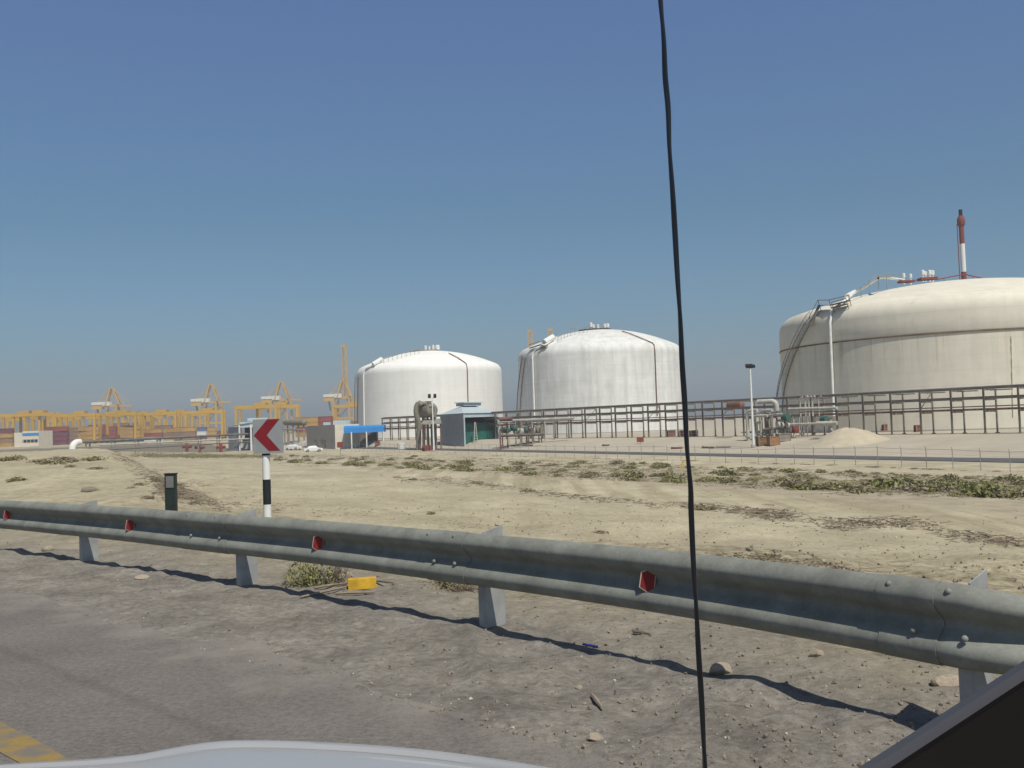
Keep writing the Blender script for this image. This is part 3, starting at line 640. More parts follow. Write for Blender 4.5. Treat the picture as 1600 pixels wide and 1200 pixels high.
# flare stack behind the right tank
D = 262.0
fs_b = at_depth(1510, 470, D)
fl = thing('flare_stack', 'red and white striped vent stack with dark tip above the right tank', 'stack', (fs_b.x, fs_b.y, GZ))
def fz(py): return top_z(1505, py, D)
x0, y0 = at_depth(1505.5, 420, D).x, fs_b.y
rr = .64
MB().tube([(x0, y0, GZ), (x0, y0, fz(425))], rr * 1.05, 14).build('lower_red_band', M['rust_red'], fl, world=True, smooth=True)
MB().tube([(x0, y0, fz(425)), (x0, y0, fz(381))], rr, 14).build('white_band', M['white'], fl, world=True, smooth=True)
MB().tube([(x0, y0, fz(381)), (x0, y0, fz(354))], rr, 14).build('upper_red_band', M['rust_red'], fl, world=True, smooth=True)
MB().tube([(x0, y0, fz(354)), (x0, y0, fz(351)), (x0, y0, fz(343)), (x0, y0, fz(337))], [rr, rr * 1.55, rr * 1.6, rr * .9], 14).build('flare_shroud', M['rust_red'], fl, world=True, smooth=True)
MB().tube([(x0, y0, fz(337)), (x0, y0, fz(327.5))], rr * .75, 14).build('flare_tip', M['black'], fl, world=True, smooth=True)
MB().tube([(x0 - 1.1, y0, GZ), (x0 - 1.1, y0, fz(350))], .12, 6).build('pilot_line', M['rust_red'], fl, world=True)

# ------------------------------------------------------------------ long pipe rack
RK0 = Vector((68.7, 134, 0)); RKD = Vector((-.5735, .819, 0)); RKN = Vector((.819, .5735, 0))
rk = thing('pipe_rack', 'long three-level steel pipe rack running in front of the white tanks', 'pipe rack', (20, 205, GZ))
def rp_(t, off, z): return RK0 + RKD * t + RKN * off + Vector((0, 0, z))
ZT, Z2, Z3, Z4 = 4.0, 2.55, 1.45, .75
SPACE = 4.9; NB = 41; T0 = -9.8
for k in range(NB):
    t = T0 + SPACE * k
    for off in (0.0, 3.2):
        q = rp_(t, off, 0); gz = hz(q.x, q.y)
        mb = MB(); mb.bar(rp_(t, off, gz - .2), rp_(t, off, ZT),   .24 if off == 0 else .22, .20, up=RKD); mb.box(tuple(rp_(t, off, gz + .04)), (.5, .5, .16))
        mb.build('column', M['steel'] if off == 0 else M['steel_far'], rk, world=True)
    mb = MB()
    for z in (ZT - .2, Z2 - .15, Z4): mb.bar(rp_(t, .15, z), rp_(t, 3.05, z), .2, .26)
    mb.bar(rp_(t, .2, Z4), rp_(t, .2, ZT - .2), .09)
    if k % 4 == 1: mb.bar(rp_(t, .2, Z3), rp_(t, 3.1, ZT - .3), .1)
    mb.build('cross_beam', M['steel_far'], rk, world=True)
tA, tB = T0 - .3, T0 + SPACE * (NB - 1) + .3
for off, z, h in ((0, ZT, .24), (0, Z2, .18), (0, Z3, .17), (3.2, ZT, .22), (3.2, Z2, .18), (3.2, Z3, .16)):
    MB().bar(rp_(tA, off - .17 if off == 0 else off + .17, z), rp_(tB, off - .17 if off == 0 else off + .17, z), .10, h).build('long_beam', M['steel'] if off == 0 else M['steel_far'], rk, world=True)
prs = [(.6, ZT + .16, .14, 'pipe_grey'), (1.2, ZT + .12, .11, 'steel'), (1.8, ZT + .13, .12, 'pipe_brown'), (2.5, ZT + .16, .15, 'pipe_grey'),
       (.7, Z2 + .14, .13, 'steel'), (1.5, Z2 + .16, .16, 'pipe_brown'), (2.4, Z2 + .12, .12, 'pipe_grey'), (.8, Z4 + .27, .13, 'pipe_brown'), (1.6, Z4 + .28, .15, 'steel_far'), (2.4, Z4 + .24, .11, 'steel')]
for off, z, r, mm in prs:
    t = tA; MB().tube([rp_(tA, off, z), rp_(tB, off, z)], r, 8).build('pipe', M[mm], rk, world=True, smooth=True)
for k in range(NB - 1):          # small cable trays under the beams, some bays only
    t = T0 + SPACE * k
    if random.random() < .75 and 0 < k < 9:
        MB().box(tuple(rp_(t + SPACE * .5, .25, ZT - .32)), (SPACE * .62, .35, .16), math.atan2(RKD.y, RKD.x)).build('cable_tray', M['steel_far'], rk, world=True)

# ------------------------------------------------------------------ piping groups in front of the rack
def place(px, py, d):
    p = at_depth(px, py, d); return Vector((p.x, p.y, hz(p.x, p.y)))
def elbow(p0, p1, p2, k=5):
    p0, p1, p2 = Vector(p0), Vector(p1), Vector(p2)
    return [p0.lerp(p1, i / k).lerp(p1.lerp(p2, i / k), i / k) for i in range(k + 1)]
def riser(px, ybase, ytop, d, r, m, parent, run=None, name='riser_pipe'):
    b0 = at_depth(px, ybase, d); g = hz(b0.x, b0.y); zt = top_z(px, ytop, d); e = 3.2 * r
    pts = [Vector((b0.x, b0.y, g)), Vector((b0.x, b0.y, zt - e))]
    if run is not None:
        h = RKD * -1 if run > 0 else RKD
        pts += elbow((b0.x, b0.y, zt - e), (b0.x, b0.y, zt), Vector((b0.x, b0.y, zt)) + h * e)[1:] + [Vector((b0.x, b0.y, zt)) + h * abs(run)]
    else: pts[-1].z = zt
    mb = MB().tube(pts, r, 10); mb.tube([(b0.x, b0.y, g + .6), (b0.x, b0.y, g + .85)], r * 1.7, 10)
    return mb.build(name, m, parent, world=True, smooth=True)
MO = ground_at(1190, 686).y - 150
c0 = place(1185, 690, 150 + MO)
pm = thing('pipe_manifold', 'tangle of pale pipe risers and valves behind the floodlight mast, right of the black cord', 'pipework', tuple(c0), 0, 'pipe manifolds beside the rack')
for px, yb, yt, r, run in ((1169, 684, 641.5, .28, 2.2), (1178.5, 684, 650, .25, 3.0), (1190, 684, 641.5, .28, 2.4), (1183, 684, 660, .2, 1.0)):
    riser(px, yb, yt, 150 + MO, r, M['pipe_pale'], pm, run)
for px, yb, yt, r, run, m in ((1214, 684, 657, .16, 1.5, 'pipe_pale'), (1200, 684, 645, .34, None, 'steel'), (1206, 684, 650, .2, None, 'steel_far'), (1241, 684, 655, .14, None, 'pipe_pale'), (1227, 684, 648, .2, None, 'steel'), (1250, 684, 652, .1, None, 'pipe_pale'), (1256, 684, 650, .16, None, 'steel_far'), (1272, 680, 645, .25, None, 'steel'), (1298, 676, 652, .35, None, 'pipe_pale')):
    riser(px, yb, yt, 149 + MO, r, M[m], pm, run)
for px, y, r in ((1251, 620.5, .13), (1259, 619.5, .17), (1264.5, 619.5, .14), (1270, 619, .17), (1280, 619, .1)):
    p0, p1 = at_depth(px, 650, 148 + MO), at_depth(px, y, 148 + MO); e = .6
    MB().tube([(p0.x, p0.y, p0.z), (p0.x, p0.y, p1.z - e)] + elbow((p0.x, p0.y, p1.z - e), (p0.x, p0.y, p1.z), Vector((p0.x, p0.y, p1.z)) - RKD * e)[1:], r, 8).build('gooseneck_pipe', M['pipe_pale'], pm, world=True, smooth=True)
def hpipe(a, b_, d0, d1, r, m, parent, name='header_pipe', dn=None):
    p, q = at_depth(*a, d0 + (MO if parent is pm else 0)), at_depth(*b_, d1 + (MO if parent is pm else 0)); pts = [p, q]
    if dn: pts = [p, q - (q - p).normalized() * dn] + elbow(q - (q - p).normalized() * dn, q, q - Vector((0, 0, dn)))[1:] + [q - Vector((0, 0, dn * 1.6))]
    MB().tube(pts, r, 10).build(name, M[m], parent, world=True, smooth=True)
hpipe((1184, 628), (1213, 626.5), 152, 150, .42, 'pipe_pale', pm, dn=1.0)
hpipe((1232, 639.5), (1308, 637.5), 148, 141, .26, 'pipe_pale', pm)
hpipe((1205, 644), (1310, 642), 149, 141, .10, 'pipe_grey', pm)
hpipe((1215, 664), (1300, 661), 147, 140, .20, 'pipe_pale', pm)
hpipe((1202, 648.5), (1222, 647), 148, 146, .22, 'pipe_pale', pm)
hpipe((1276, 661.5), (1308, 661), 139, 137, .32, 'pipe_pale', pm)
hpipe((1224, 652), (1232, 652), 146, 145, .55, 'pipe_green', pm, 'valve_body')
hpipe((1284, 655), (1292, 655), 140, 139, .5, 'pipe_green', pm, 'valve_body')
hpipe((1192, 671), (1232, 668), 148, 146, .22, 'steel', pm)
for px, py in ((1216, 664), (1222, 664), (1231, 664.5), (1262, 663), (1286, 661.5), (1292, 661.5)):
    p = at_depth(px, py, 145 + MO); MB().tube([(p.x - .14, p.y - .05, p.z), (p.x + .14, p.y + .05, p.z)], .42, 12).build('flange', M['pipe_pale'], pm, world=True)
p = at_depth(1243, 671, 146 + MO); MB().lathe([(.05, -.6), (.5, -.55), (.6, 0), (.5, .5), (.05, .6)], tuple(p), 14).build('red_valve_motor', M['rust_red'], pm, world=True)
mb = MB()
for px in (1208, 1222, 1236, 1262): 
    p0 = place(px, 680, 147 + MO); mb.bar(p0, (p0.x, p0.y, top_z(px, 646, 147 + MO)), .16)
mb.bar(at_depth(1205, 646, 147 + MO), at_depth(1265, 644, 145 + MO), .14); mb.build('support_frame', M['steel_far'], pm, world=True)
# dark horizontal vessel sitting in the rack top
p0, p1 = at_depth(1137, 633.5, 171), at_depth(1161, 632.5, 168)
vv = tag(MB().tube([p0, p0.lerp(p1, .06), p0.lerp(p1, .94), p1], [.25, .62, .62, .25], 16).build('horizontal_drum', M['pipe_brown'], None, smooth=True), 'small brown horizontal drum lying on the pipe rack left of the floodlight mast', 'drum')
# manifold right of the grey shed
c0 = place(840, 690, 214)
pn = thing('pipe_manifold', 'green and grey pumps and pipes under a pale header pipe right of the grey shed', 'pipework', tuple(c0), 0, 'pipe manifolds beside the rack')
hpipe((782, 659.5), (800, 659), 215, 214, .22, 'pipe_pale', pn); hpipe((802, 657.5), (897, 653.5), 214, 204, .34, 'pipe_pale', pn)
for px in (782, 796, 806, 815, 823, 832, 842, 852, 866, 886):
    riser(px, 684, 658 if px < 870 else 662, 212, .2 if px % 2 else .14, M['steel_far'] if px % 4 else M['pipe_pale'], pn, None, 'support_leg')
for px, py, r, m in ((789, 672, 1.0, 'pipe_green'), (800, 669, .9, 'pipe_green'), (810, 674, 1.1, 'pipe_pale'), (819, 672, .9, 'pipe_green'), (828, 673, 1.0, 'pipe_pale'), (838, 671, 1.2, 'vessel')):
    p = at_depth(px, py, 213); MB().tube([p - RKD * 1.6, p - RKD * 1.3, p + RKD * 1.0, p + RKD * 1.4], [r * .3, r * .7, r * .7, r * .3], 10).build('pump_body', M[m], pn, world=True, smooth=True)
for px, yt in ((785, 665), (793, 663), (813, 664), (826, 666), (834, 664), (846, 660)):
    riser(px, 684, yt, 211, .13, M['pipe_brown'] if px % 3 else M['steel_far'], pn, .9)
hpipe((781, 681), (850, 679), 211, 205, .3, 'steel', pn); hpipe((781, 655), (800, 654.5), 213, 212, .5, 'pipe_brown', pn)

# ------------------------------------------------------------------ grey shed with ridge vent, green inside
D = 232.0
def pt(px, py, d, z=None):
    p = at_depth(px, py, d); 
    return Vector((p.x, p.y, p.z if z is None else z))
fl_ = pt(725.5, 691, D); fr_ = pt(780, 688, D + 10); bl_ = pt(689, 692, D + 14)
gz = hz(fl_.x, fl_.y) - .15; br_ = fr_ + (bl_ - fl_)
for q in (fl_, fr_, bl_, br_): q.z = gz
sh = thing('grey_shed', 'blue-grey metal shed with raised ridge vent and open green front', 'shed', tuple(fl_))
ev = top_z(725.5, 646, D); rdg = top_z(738, 631.5, D + 10)
up = Vector((0, 0, 1))
def quad_wall(a, b_, z0, z1, th, m, name, parent):
    d = (b_ - a); d.z = 0; n = Vector((d.y, -d.x, 0)).normalized() * th
    vs = [Vector((a.x, a.y, z0)), Vector((b_.x, b_.y, z0)), Vector((b_.x, b_.y, z1)), Vector((a.x, a.y, z1))]; vs += [v - n for v in vs]
    return MB().add(vs, ((0, 1, 2, 3), (7, 6, 5, 4), (0, 4, 5, 1), (1, 5, 6, 2), (2, 6, 7, 3), (3, 7, 4, 0))).build(name, m, parent, world=True)
fx = (fr_ - fl_).normalized(); bx = (bl_ - fl_).normalized()
quad_wall(bl_, fl_, gz, ev, .15, M['cladding'], 'side_wall', sh)
quad_wall(fr_, br_, gz, ev, .15, M['cladding'], 'side_wall', sh)
quad_wall(br_, bl_, gz, ev, .15, M['cladding'], 'back_wall', sh)
MB().bar(fl_ + fx * .25, Vector((fl_.x, fl_.y, ev)) + fx * .25, .5, .3).build('corner_column', M['clad_roof'], sh, world=True)
MB().bar(fr_ - fx * .25, Vector((fr_.x, fr_.y, ev)) - fx * .25, .5, .3).build('corner_column', M['clad_roof'], sh, world=True)
quad_wall(fl_ - bx * .06, fr_ - bx * .06, ev - .95, ev + .05, .1, M['clad_roof'], 'front_fascia', sh)
o_ = .35
e4 = [fl_ - fx * o_ - bx * o_, fr_ + fx * o_ - bx * o_, br_ + fx * o_ + bx * o_, bl_ - fx * o_ + bx * o_]
e4 = [Vector((q.x, q.y, ev + .06)) for q in e4]
mid = (e4[0] + e4[2]) / 2; mid.z = rdg - .4; hl = (e4[0] - e4[3]).length * .16
ra, rb = mid - fx * 2.6, mid + fx * 2.6
rf = MB().add(e4 + [ra, rb], ((0, 1, 5, 4), (1, 2, 5), (2, 3, 4, 5), (3, 0, 4), (3, 2, 1, 0))).build('roof', M['clad_roof'], sh, world=True)
MB().bar(ra - fx * .6 + up * .35, rb + fx * .6 + up * .35, 2.6, .7).build('ridge_vent', M['cladding'], rf, world=True)
MB().bar(ra - fx * .9 + up * .85, rb + fx * .9 + up * .85, 3.2, .22).build('vent_cap', M['clad_roof'], rf, world=True)
gl, gr = fl_ + bx * 2.2 + fx * .6, fr_ + bx * 2.2 - fx * .6
quad_wall(gl, gr, gz + .9, ev - 2.3, .12, M['green_sheet'], 'green_sheet_wall', sh)
mb = MB(); L1 = fl_ + fx * 3.1 - bx * .5; L2 = L1 + fx * 1.5
tz = gz + 5.8; topl = (L1 + L2) / 2 + bx * .4 + fx * .2
ld = thing('step_ladder', 'tall pale wooden ladder standing in the open front of the grey shed', 'ladder', (L1.x, L1.y, gz))
mb.bar(L1, Vector((topl.x - .1, topl.y, tz)), .22, .14); mb.bar(L2, Vector((topl.x + .1, topl.y, tz)), .22, .14)
mb.build('stile', M['pipe_pale'], ld, world=True)
mb = MB()
for i in range(1, 9):
    f = i / 9; mb.bar(L1.lerp(Vector((topl.x, topl.y, tz)), f), L2.lerp(Vector((topl.x, topl.y, tz)), f), .1)
mb.build('rung', M['pipe_pale'], ld, world=True)

# ------------------------------------------------------------------ olive process vessel with small canopy
D = 238.0; c0 = place(662, 690, D)
pv = thing('process_vessel', 'olive horizontal process vessel on legs with bent pipe left of the grey shed', 'vessel', tuple(c0))
a_, b_ = at_depth(655.5, 641.5, D + 2), at_depth(675.5, 641, D - 1); ax_ = (b_ - a_).normalized(); rr = 1.75
MB().tube([a_ - ax_ * 1.0, a_ - ax_ * .7, a_, b_, b_ + ax_ * .6, b_ + ax_ * .85], [.4, 1.2, rr, rr, 1.2, .4], 20).build('drum', M['vessel'], pv, world=True, smooth=True)
q0, q1 = at_depth(652, 641, D - 2), at_depth(653, 690, D - 2)
MB().tube([at_depth(659, 633, D - 2)] + elbow(at_depth(655, 629, D - 2), at_depth(649, 633, D - 2), at_depth(650, 646, D - 2)) + [at_depth(655, 662, D - 2), Vector((q1.x, q1.y, c0.z))], .6, 12).build('bent_duct', M['vessel'], pv, world=True, smooth=True)
MB().tube([at_depth(655, 636, D - 1)] + elbow(at_depth(655, 632, D - 1), at_depth(658, 629, D - 1), at_depth(666, 631, D - 1)), .5, 10).build('top_pipe', M['vessel'], pv, world=True, smooth=True)
for px in (667, 671):
    p0, p1 = at_depth(px, 637, D - 1), at_depth(px, 627.5, D - 1); mb = MB().tube([p0, p1], .38, 8); mb.bar(p1 - RKD * .9, p1 + RKD * .9, .2); mb.build('valve_stem', M['steel_far'], pv, world=True)
MB().tube([at_depth(671, 635, D - 2)] + elbow(at_depth(676, 634, D - 2), at_depth(679.5, 634, D - 2), at_depth(679.5, 639, D - 2)) + [at_depth(679.5, 652, D - 2)], .4, 8).build('side_pipe', M['steel_far'], pv, world=True, smooth=True)
for px in (661, 668, 674, 680): 
    p0 = at_depth(px, 655, D); MB().bar((p0.x, p0.y, c0.z - .3), (p0.x, p0.y, p0.z + 1.2), .55).build('leg', M['vessel'], pv, world=True)
cn = thing('lean_to_canopy', 'small dull sheet-roofed lean-to between the olive vessel and grey shed', 'canopy', tuple(place(672, 690, 235)))
q = [at_depth(658, 663, 233), at_depth(690, 661, 231), at_depth(688, 654, 238), at_depth(663, 655, 238)]
MB().add(q + [v - up * .18 for v in q], ((0, 1, 2, 3), (7, 6, 5, 4), (0, 4, 5, 1), (1, 5, 6, 2), (2, 6, 7, 3), (3, 7, 4, 0))).build('roof_sheet', M['steel_far'], cn, world=True)
for px in (660, 688):
    p0 = at_depth(px, 662, 233); MB().bar((p0.x, p0.y, hz(p0.x, p0.y) - .2), (p0.x, p0.y, p0.z), .3).build('post', M['pipe_brown'], cn, world=True)

# ------------------------------------------------------------------ floodlight masts
def mast(px, ybase, ytop, d, label, r, heads, m):
    p0 = ground_at(px, ybase); d = p0.y; g = p0.z; zt = top_z(px, ytop, d)
    T = thing('floodlight_mast', label, 'floodlight', (p0.x, p0.y, g), 0, 'floodlight masts in the yard')
    MB().tube([(p0.x, p0.y, g - .2), (p0.x, p0.y, zt)], [r, r * .6], 10).build('pole', m, T, world=True, smooth=True)
    MB().box((p0.x, p0.y, g + .25), (r * 3, r * 3, .3)).build('footing', M['plaster_grey'], T, world=True)
    MB().bar((p0.x - heads[-1][0] * 1.1, p0.y, zt), (p0.x + heads[-1][0] * 1.1, p0.y, zt), .12).build('crossarm', m, T, world=True)
    for dx, w, h in heads:
        mb = MB(); mb.bar((p0.x + dx, p0.y - .3, zt + h * .15), (p0.x + dx, p0.y + .3, zt + h * .7), w, h * .8); mb.build('lamp_head', M['black'], T, world=True)
mast(1177.5, 699, 574, 128, 'white floodlight mast with dark lamp box standing by the brown crates', .20, [(-.42, .5, .55), (.10, .5, .55), (.55, .36, .45)], M['white'])
mast(678, 706, 621, 224, 'thin white floodlight mast with twin lamps in front of the leftmost tank', .2, [(-.62, .62, .8), (.62, .62, .8)], M['white'])

# ------------------------------------------------------------------ cream office with blue awning
D = 285.0
cl, cr_ = at_depth(524, 697, D), at_depth(562, 697, D + 2); bk = at_depth(479.5, 695, D + 34)
gz = hz(cl.x, cl.y) - .3
zt = top_z(525, 663.5, D)
for q in (cl, cr_, bk): q.z = gz
of = thing('office_building', 'low cream office with flat roof and shaded grey side under a blue awning', 'building', tuple(cl))
b4 = cr_ + (bk - cl)
quad_wall(cl, cr_, gz, zt, .3, M['plaster'], 'front_wall', of); sw = quad_wall(bk, cl, gz, zt, .3, M['plaster_grey'], 'side_wall', of)  # left and back walls greyer than the front: their shade is in the colour
quad_wall(cr_, b4, gz, zt, .3, M['plaster'], 'side_wall', of); quad_wall(b4, bk, gz, zt, .3, M['plaster_grey'], 'back_wall', of)
rq = [Vector((q.x, q.y, zt - .3)) for q in (cl, cr_, b4, bk)]; MB().add(rq + [v - up * .2 for v in rq], ((0, 1, 2, 3), (7, 6, 5, 4))).build('roof', M['plaster_grey'], of, world=True)
dS = (cl - bk); nS = Vector((dS.y, -dS.x, 0)).normalized()
for f, w, h, zc, nm in ((.32, .08, 2.3, 1.5, 'door'), (.55, .06, 1.5, 2.0, 'window'), (.65, .06, 2.2, 1.4, 'door'), (.88, .10, 1.8, 1.9, 'window')):
    c = bk + dS * f + nS * .03; MB().box((c.x, c.y, gz + zc + .3), (dS.length * w, .12, h), math.atan2(dS.y, dS.x)).build(nm, M['glass_dark'] if f < .8 else M['cladding'], of, world=True)
c = bk + dS * .55 + Vector((6, 2, 0)); mb = MB().box((c.x, c.y, zt + .5), (5.0, 2.5, 1.6)); mb.box((c.x - 4.5, c.y, zt + .3), (2, 2, 1.2)); mb.build('rooftop_unit', M['clad_roof'], of, world=True)
aw = thing('blue_awning', 'bright blue flat fabric awning on thin posts beside the cream office', 'awning', tuple(place(570, 697, D - 4)))
A0, A1, A2, A3 = at_depth(537, 672.5, D - 8), at_depth(600, 671, D - 2), at_depth(603, 668, D + 10), at_depth(540, 668.5, D + 4)
tpz = max(A0.z, A1.z) + .7
mb = MB(); q = [A0, A1, A2, A3]; tq = [Vector((v.x, v.y, tpz)) for v in q]; bq = [Vector((v.x, v.y, tpz - 1.5)) for v in q]
k_ = [tq[0].lerp(tq[3], .25), tq[1].lerp(tq[2], .25)]
mb.add([Vector((v.x, v.y, tpz + .55)) for v in (k_[0], k_[1], tq[2], tq[3])] + tq + bq, ((0, 1, 2, 3), (4, 5, 1, 0), (4, 0, 3, 7), (5, 6, 2, 1), (8, 9, 5, 4), (9, 10, 6, 5), (11, 8, 4, 7), (8, 11, 10, 9)))
mb.build('canopy', M['awning'], aw, world=True)
for px, d in ((549.5, D - 7), (573, D - 5), (599, D - 2), (556, D + 5), (590, D + 8)):
    p0 = at_depth(px, 690, d); MB().bar((p0.x, p0.y, hz(p0.x, p0.y) - .2), (p0.x, p0.y, tpz - 1.3), .32).build('post', M['white'], aw, world=True)
MB().box(tuple(at_depth(567, 684, D + 10)), (9, 1.2, 4.5)).build('back_panel', M['steel'], aw, world=True)

# ------------------------------------------------------------------ pale blue shed left of the sign
D = 320.0
ps = thing('pale_blue_shed', 'pale blue gabled shed with an open bay left of the chevron sign', 'shed', tuple(place(380, 700, D)))
gz = hz(*list(place(380, 700, D))[:2]) - .4
a_, b_, c_ = at_depth(357, 697, D + 8), at_depth(375, 699, D), at_depth(404, 699, D)
for q in (a_, b_, c_): q.z = gz
ez = top_z(374, 664, D); rz_ = top_z(396, 657.5, D)
quad_wall(a_, b_, gz, ez - .6, .2, M['cladding'], 'side_wall', ps)
mb = MB(); mb.bar(b_, Vector((b_.x, b_.y, ez)), .8, .4); mb.bar(Vector((at_depth(393, 690, D).x, b_.y - .2, gz)), Vector((at_depth(393, 690, D).x, b_.y - .2, ez)), .5); mb.build('column', M['white'], ps, world=True)
dpt = Vector((a_.x - b_.x, 22, 0)); 
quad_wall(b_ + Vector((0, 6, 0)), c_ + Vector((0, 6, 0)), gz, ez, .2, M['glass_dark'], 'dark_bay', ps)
quad_wall(b_ + Vector((0, 3, 0)), c_ + Vector((0, 3, 0)), gz + .8, gz + 4.4, .2, M['cladding'], 'inner_screen', ps)
quad_wall(b_, c_, ez - .9, ez + .9, .2, M['clad_roof'], 'fascia', ps)
mb = MB(); e0, e1, e2, e3 = Vector((a_.x - .5, a_.y, ez - .3)), Vector((b_.x, b_.y - .4, ez + .2)), Vector((c_.x, c_.y - .4, ez + .9)), Vector((a_.x + 2, a_.y + 14, ez)); rg, rh = Vector((b_.x + 2.6, b_.y + 8, rz_)), Vector((c_.x, c_.y + 8, rz_ + .2))
mb.add([e0, e1, e2, rh, rg, e3], ((0, 1, 4), (1, 2, 3, 4), (0, 4, 5), (4, 3, 5))); mb.build('roof', M['clad_roof'], ps, world=True)
MB().box((rh.x - 2, rh.y, rz_ + .5), (6.5, 2, 1.0)).build('ridge_vent', M['clad_roof'], ps, world=True)

# ------------------------------------------------------------------ pipeline on sleepers, left
pl = thing('pipeline', 'long grey pipeline on low trestles with a white end elbow at left', 'pipeline', tuple(place(240, 700, 285)))
P0, P1 = at_depth(122, 691, 255), at_depth(398, 677.5, 325)
def lerp2(f): return P0.lerp(P1, f)
MB().tube([P0, P1], .36, 10).build('pipe', M['pipe_grey'], pl, world=True, smooth=True)
MB().tube([P0 + Vector((6, -1.2, -.9)), P1 + Vector((0, -1.2, -1.6))], .22, 8).build('pipe', M['pipe_pale'], pl, world=True, smooth=True)
MB().tube([P0 + Vector((6, -2.2, -2.2)), P1 + Vector((0, -2.0, -2.6))], .2, 8).build('pipe', M['pipe_grey'], pl, world=True, smooth=True)
dp = (P1 - P0).normalized()
MB().tube([P0 + dp * .6, P0] + elbow(P0, P0 - dp * 1.5, P0 - dp * 1.9 - up * 1.4) + [P0 - dp * 1.9 - up * 2.2], .85, 14).build('end_elbow', M['white'], pl, world=True, smooth=True)
for f in np.linspace(.05, .99, 9):
    c = lerp2(float(f)); gq = hz(c.x, c.y); mb = MB()
    for dy in (-2.0, .4): mb.bar((c.x, c.y + dy, gq - .3), (c.x, c.y + dy, c.z - .3), .34)
    mb.bar((c.x, c.y - 2.4, c.z - .45), (c.x, c.y + .8, c.z - .45), .3); mb.build('trestle', M['steel_far'], pl, world=True)
for i, px in enumerate((292, 312, 345)):
    c = place(px, 700, 300); mb = MB(); mb.tube([(c.x, c.y, c.z), (c.x, c.y, c.z + 2.6)], .5, 8); mb.tube([(c.x - 1.4, c.y, c.z + 1.6), (c.x + 1.4, c.y, c.z + 1.6)], .45, 8)
    tag(mb.build('valve_station', M['rust_red'], None, smooth=True), ('red pipeline valve below the pipes, ' + ('first right of the long trestle run', 'second from the left under the blue container', 'rightmost one near the pale blue shed')[i]), 'valve', 'red valves under the pipeline')

# ------------------------------------------------------------------ chain-link fence
fn = thing('chain_link_fence', 'long thin wire fence on slim posts between the scrub strip and yard', 'fence', tuple(place(1000, 714, 150)))
A, B = nf_pt(82.1, 22), nf_pt(82.1, 312); L_ = (B - A).length; fd = (B - A).normalized()
NP = 96; tops = []
for k in range(NP + 1):
    t = L_ * k / NP; p = A + fd * t; g = hz(p.x, p.y); big = k in (5,)
    mb = MB().tube([(p.x, p.y, g - .2), (p.x, p.y, g + 1.9)], .035 if not big else .11, 6)
    mb.bar((p.x, p.y, g + 1.9), (p.x - .12, p.y - .08, g + 2.12), .04)
    mb.build('post', M['galv_post'] if k % 5 else M['steel_far'], fn, world=True); tops.append(Vector((p.x, p.y, g + 1.85)))
MB().tube(tops, .020, 5).build('top_wire', M['galv_post'], fn, world=True)
mb = MB()
for h in (-.45, -.95, -1.4, -1.75): mb.tube([q + Vector((0, 0, h)) for q in tops], .007, 4)
mb.build('wire_strands', M['galv_post'], fn, world=True)

# ------------------------------------------------------------------ sand pile, crates, small yard things
c = ground_at(1326, 691); mb = MB(); n = 64; vs = []; rings = 22
RX, RY = 7.0, 6.0; HT = top_z(1326, 669.5, c.y) - (c.z - .1)
for i in range(rings + 1):
    f = i / rings
    for k in range(n):
        a = 2 * math.pi * k / n; x = c.x + RX * f * math.cos(a); y = c.y + RY * f * math.sin(a)
        h = HT * max(0.0, (.5 + .5 * math.cos(math.pi * f ** 1.15)) * (1 - .12 * f) * (1 + .22 * float(vnoise(np.array([math.cos(a) * 1.4 + f]), np.array([math.sin(a) * 1.4]), 5)[0]))) - .10 * math.exp(-(f * 6) ** 2)
        vs.append((x, y, hz(x, y) * f + (c.z) * (1 - f) - .15 * f + h + .16 * (1 - f) * float(fbm(np.array([x * .9]), np.array([y * .9]), 9, 4)[0]) + .10 * float(fbm(np.array([x * 2]), np.array([y * 2]), 10, 3)[0])))
fs = [(i * n + k, (i + 1) * n + k, (i + 1) * n + (k + 1) % n, i * n + (k + 1) % n) for i in range(rings) for k in range(n)]
tag(mb.add(vs, fs).build('sand_pile', M['sandpile'], None, smooth=True), 'pale conical heap of sand in front of the pipe rack', 'sand pile')

def crate(px, yb, yt, w, d, label, m, name='wooden_crate', cat='crate', grp='crates by the mast', rz=.1):
    p0 = ground_at(px, yb); d = p0.y; g = p0.z; h = (yb - yt) / FPX * d; ww = w / FPX * d
    T = thing(name, label, cat, (p0.x, p0.y, g), rz, grp)
    MB().box((0, 0, h / 2), (ww, ww * .8, h)).build('body', m, T)
    mb = MB()
    for sx in (-1, 1):
        for sy in (-1, 1): mb.box((sx * ww / 2, sy * ww * .4, h / 2), (.12, .12, h + .06))
    mb.box((0, -ww * .4, h * .5), (ww, .06, .12)); mb.build('frame', M['wood'], T)
    MB().box((0, 0, h + .04), (ww * 1.04, ww * .86, .08)).build('lid', m, T)
crate(1192, 696, 683.5, 17, 126, 'dark brown crate right of the floodlight mast foot', M['crate'])
crate(1209, 696, 683, 15, 128, 'orange-brown crate beside the darker brown crate', M['crate_orange'])
crate(1224, 689.5, 678.5, 18, 140, 'low grey box behind the brown crates', M['steel_far'], 'equipment_box', 'box', None)
crate(590, 697, 690, 8, 272, 'small red box on the ground below the blue awning', M['rust_red'], 'red_box', 'box', None)
crate(1384.5, 675, 664, 9, 140, 'dark red box under the rack right of the sand heap', M['rust_red'], 'red_cabinet', 'box', 'red boxes under the rack')
crate(1434.5, 675, 665, 9, 140, 'brighter red box under the rack, farther right of the sand heap', M['rust_red'], 'red_cabinet', 'box', 'red boxes under the rack')
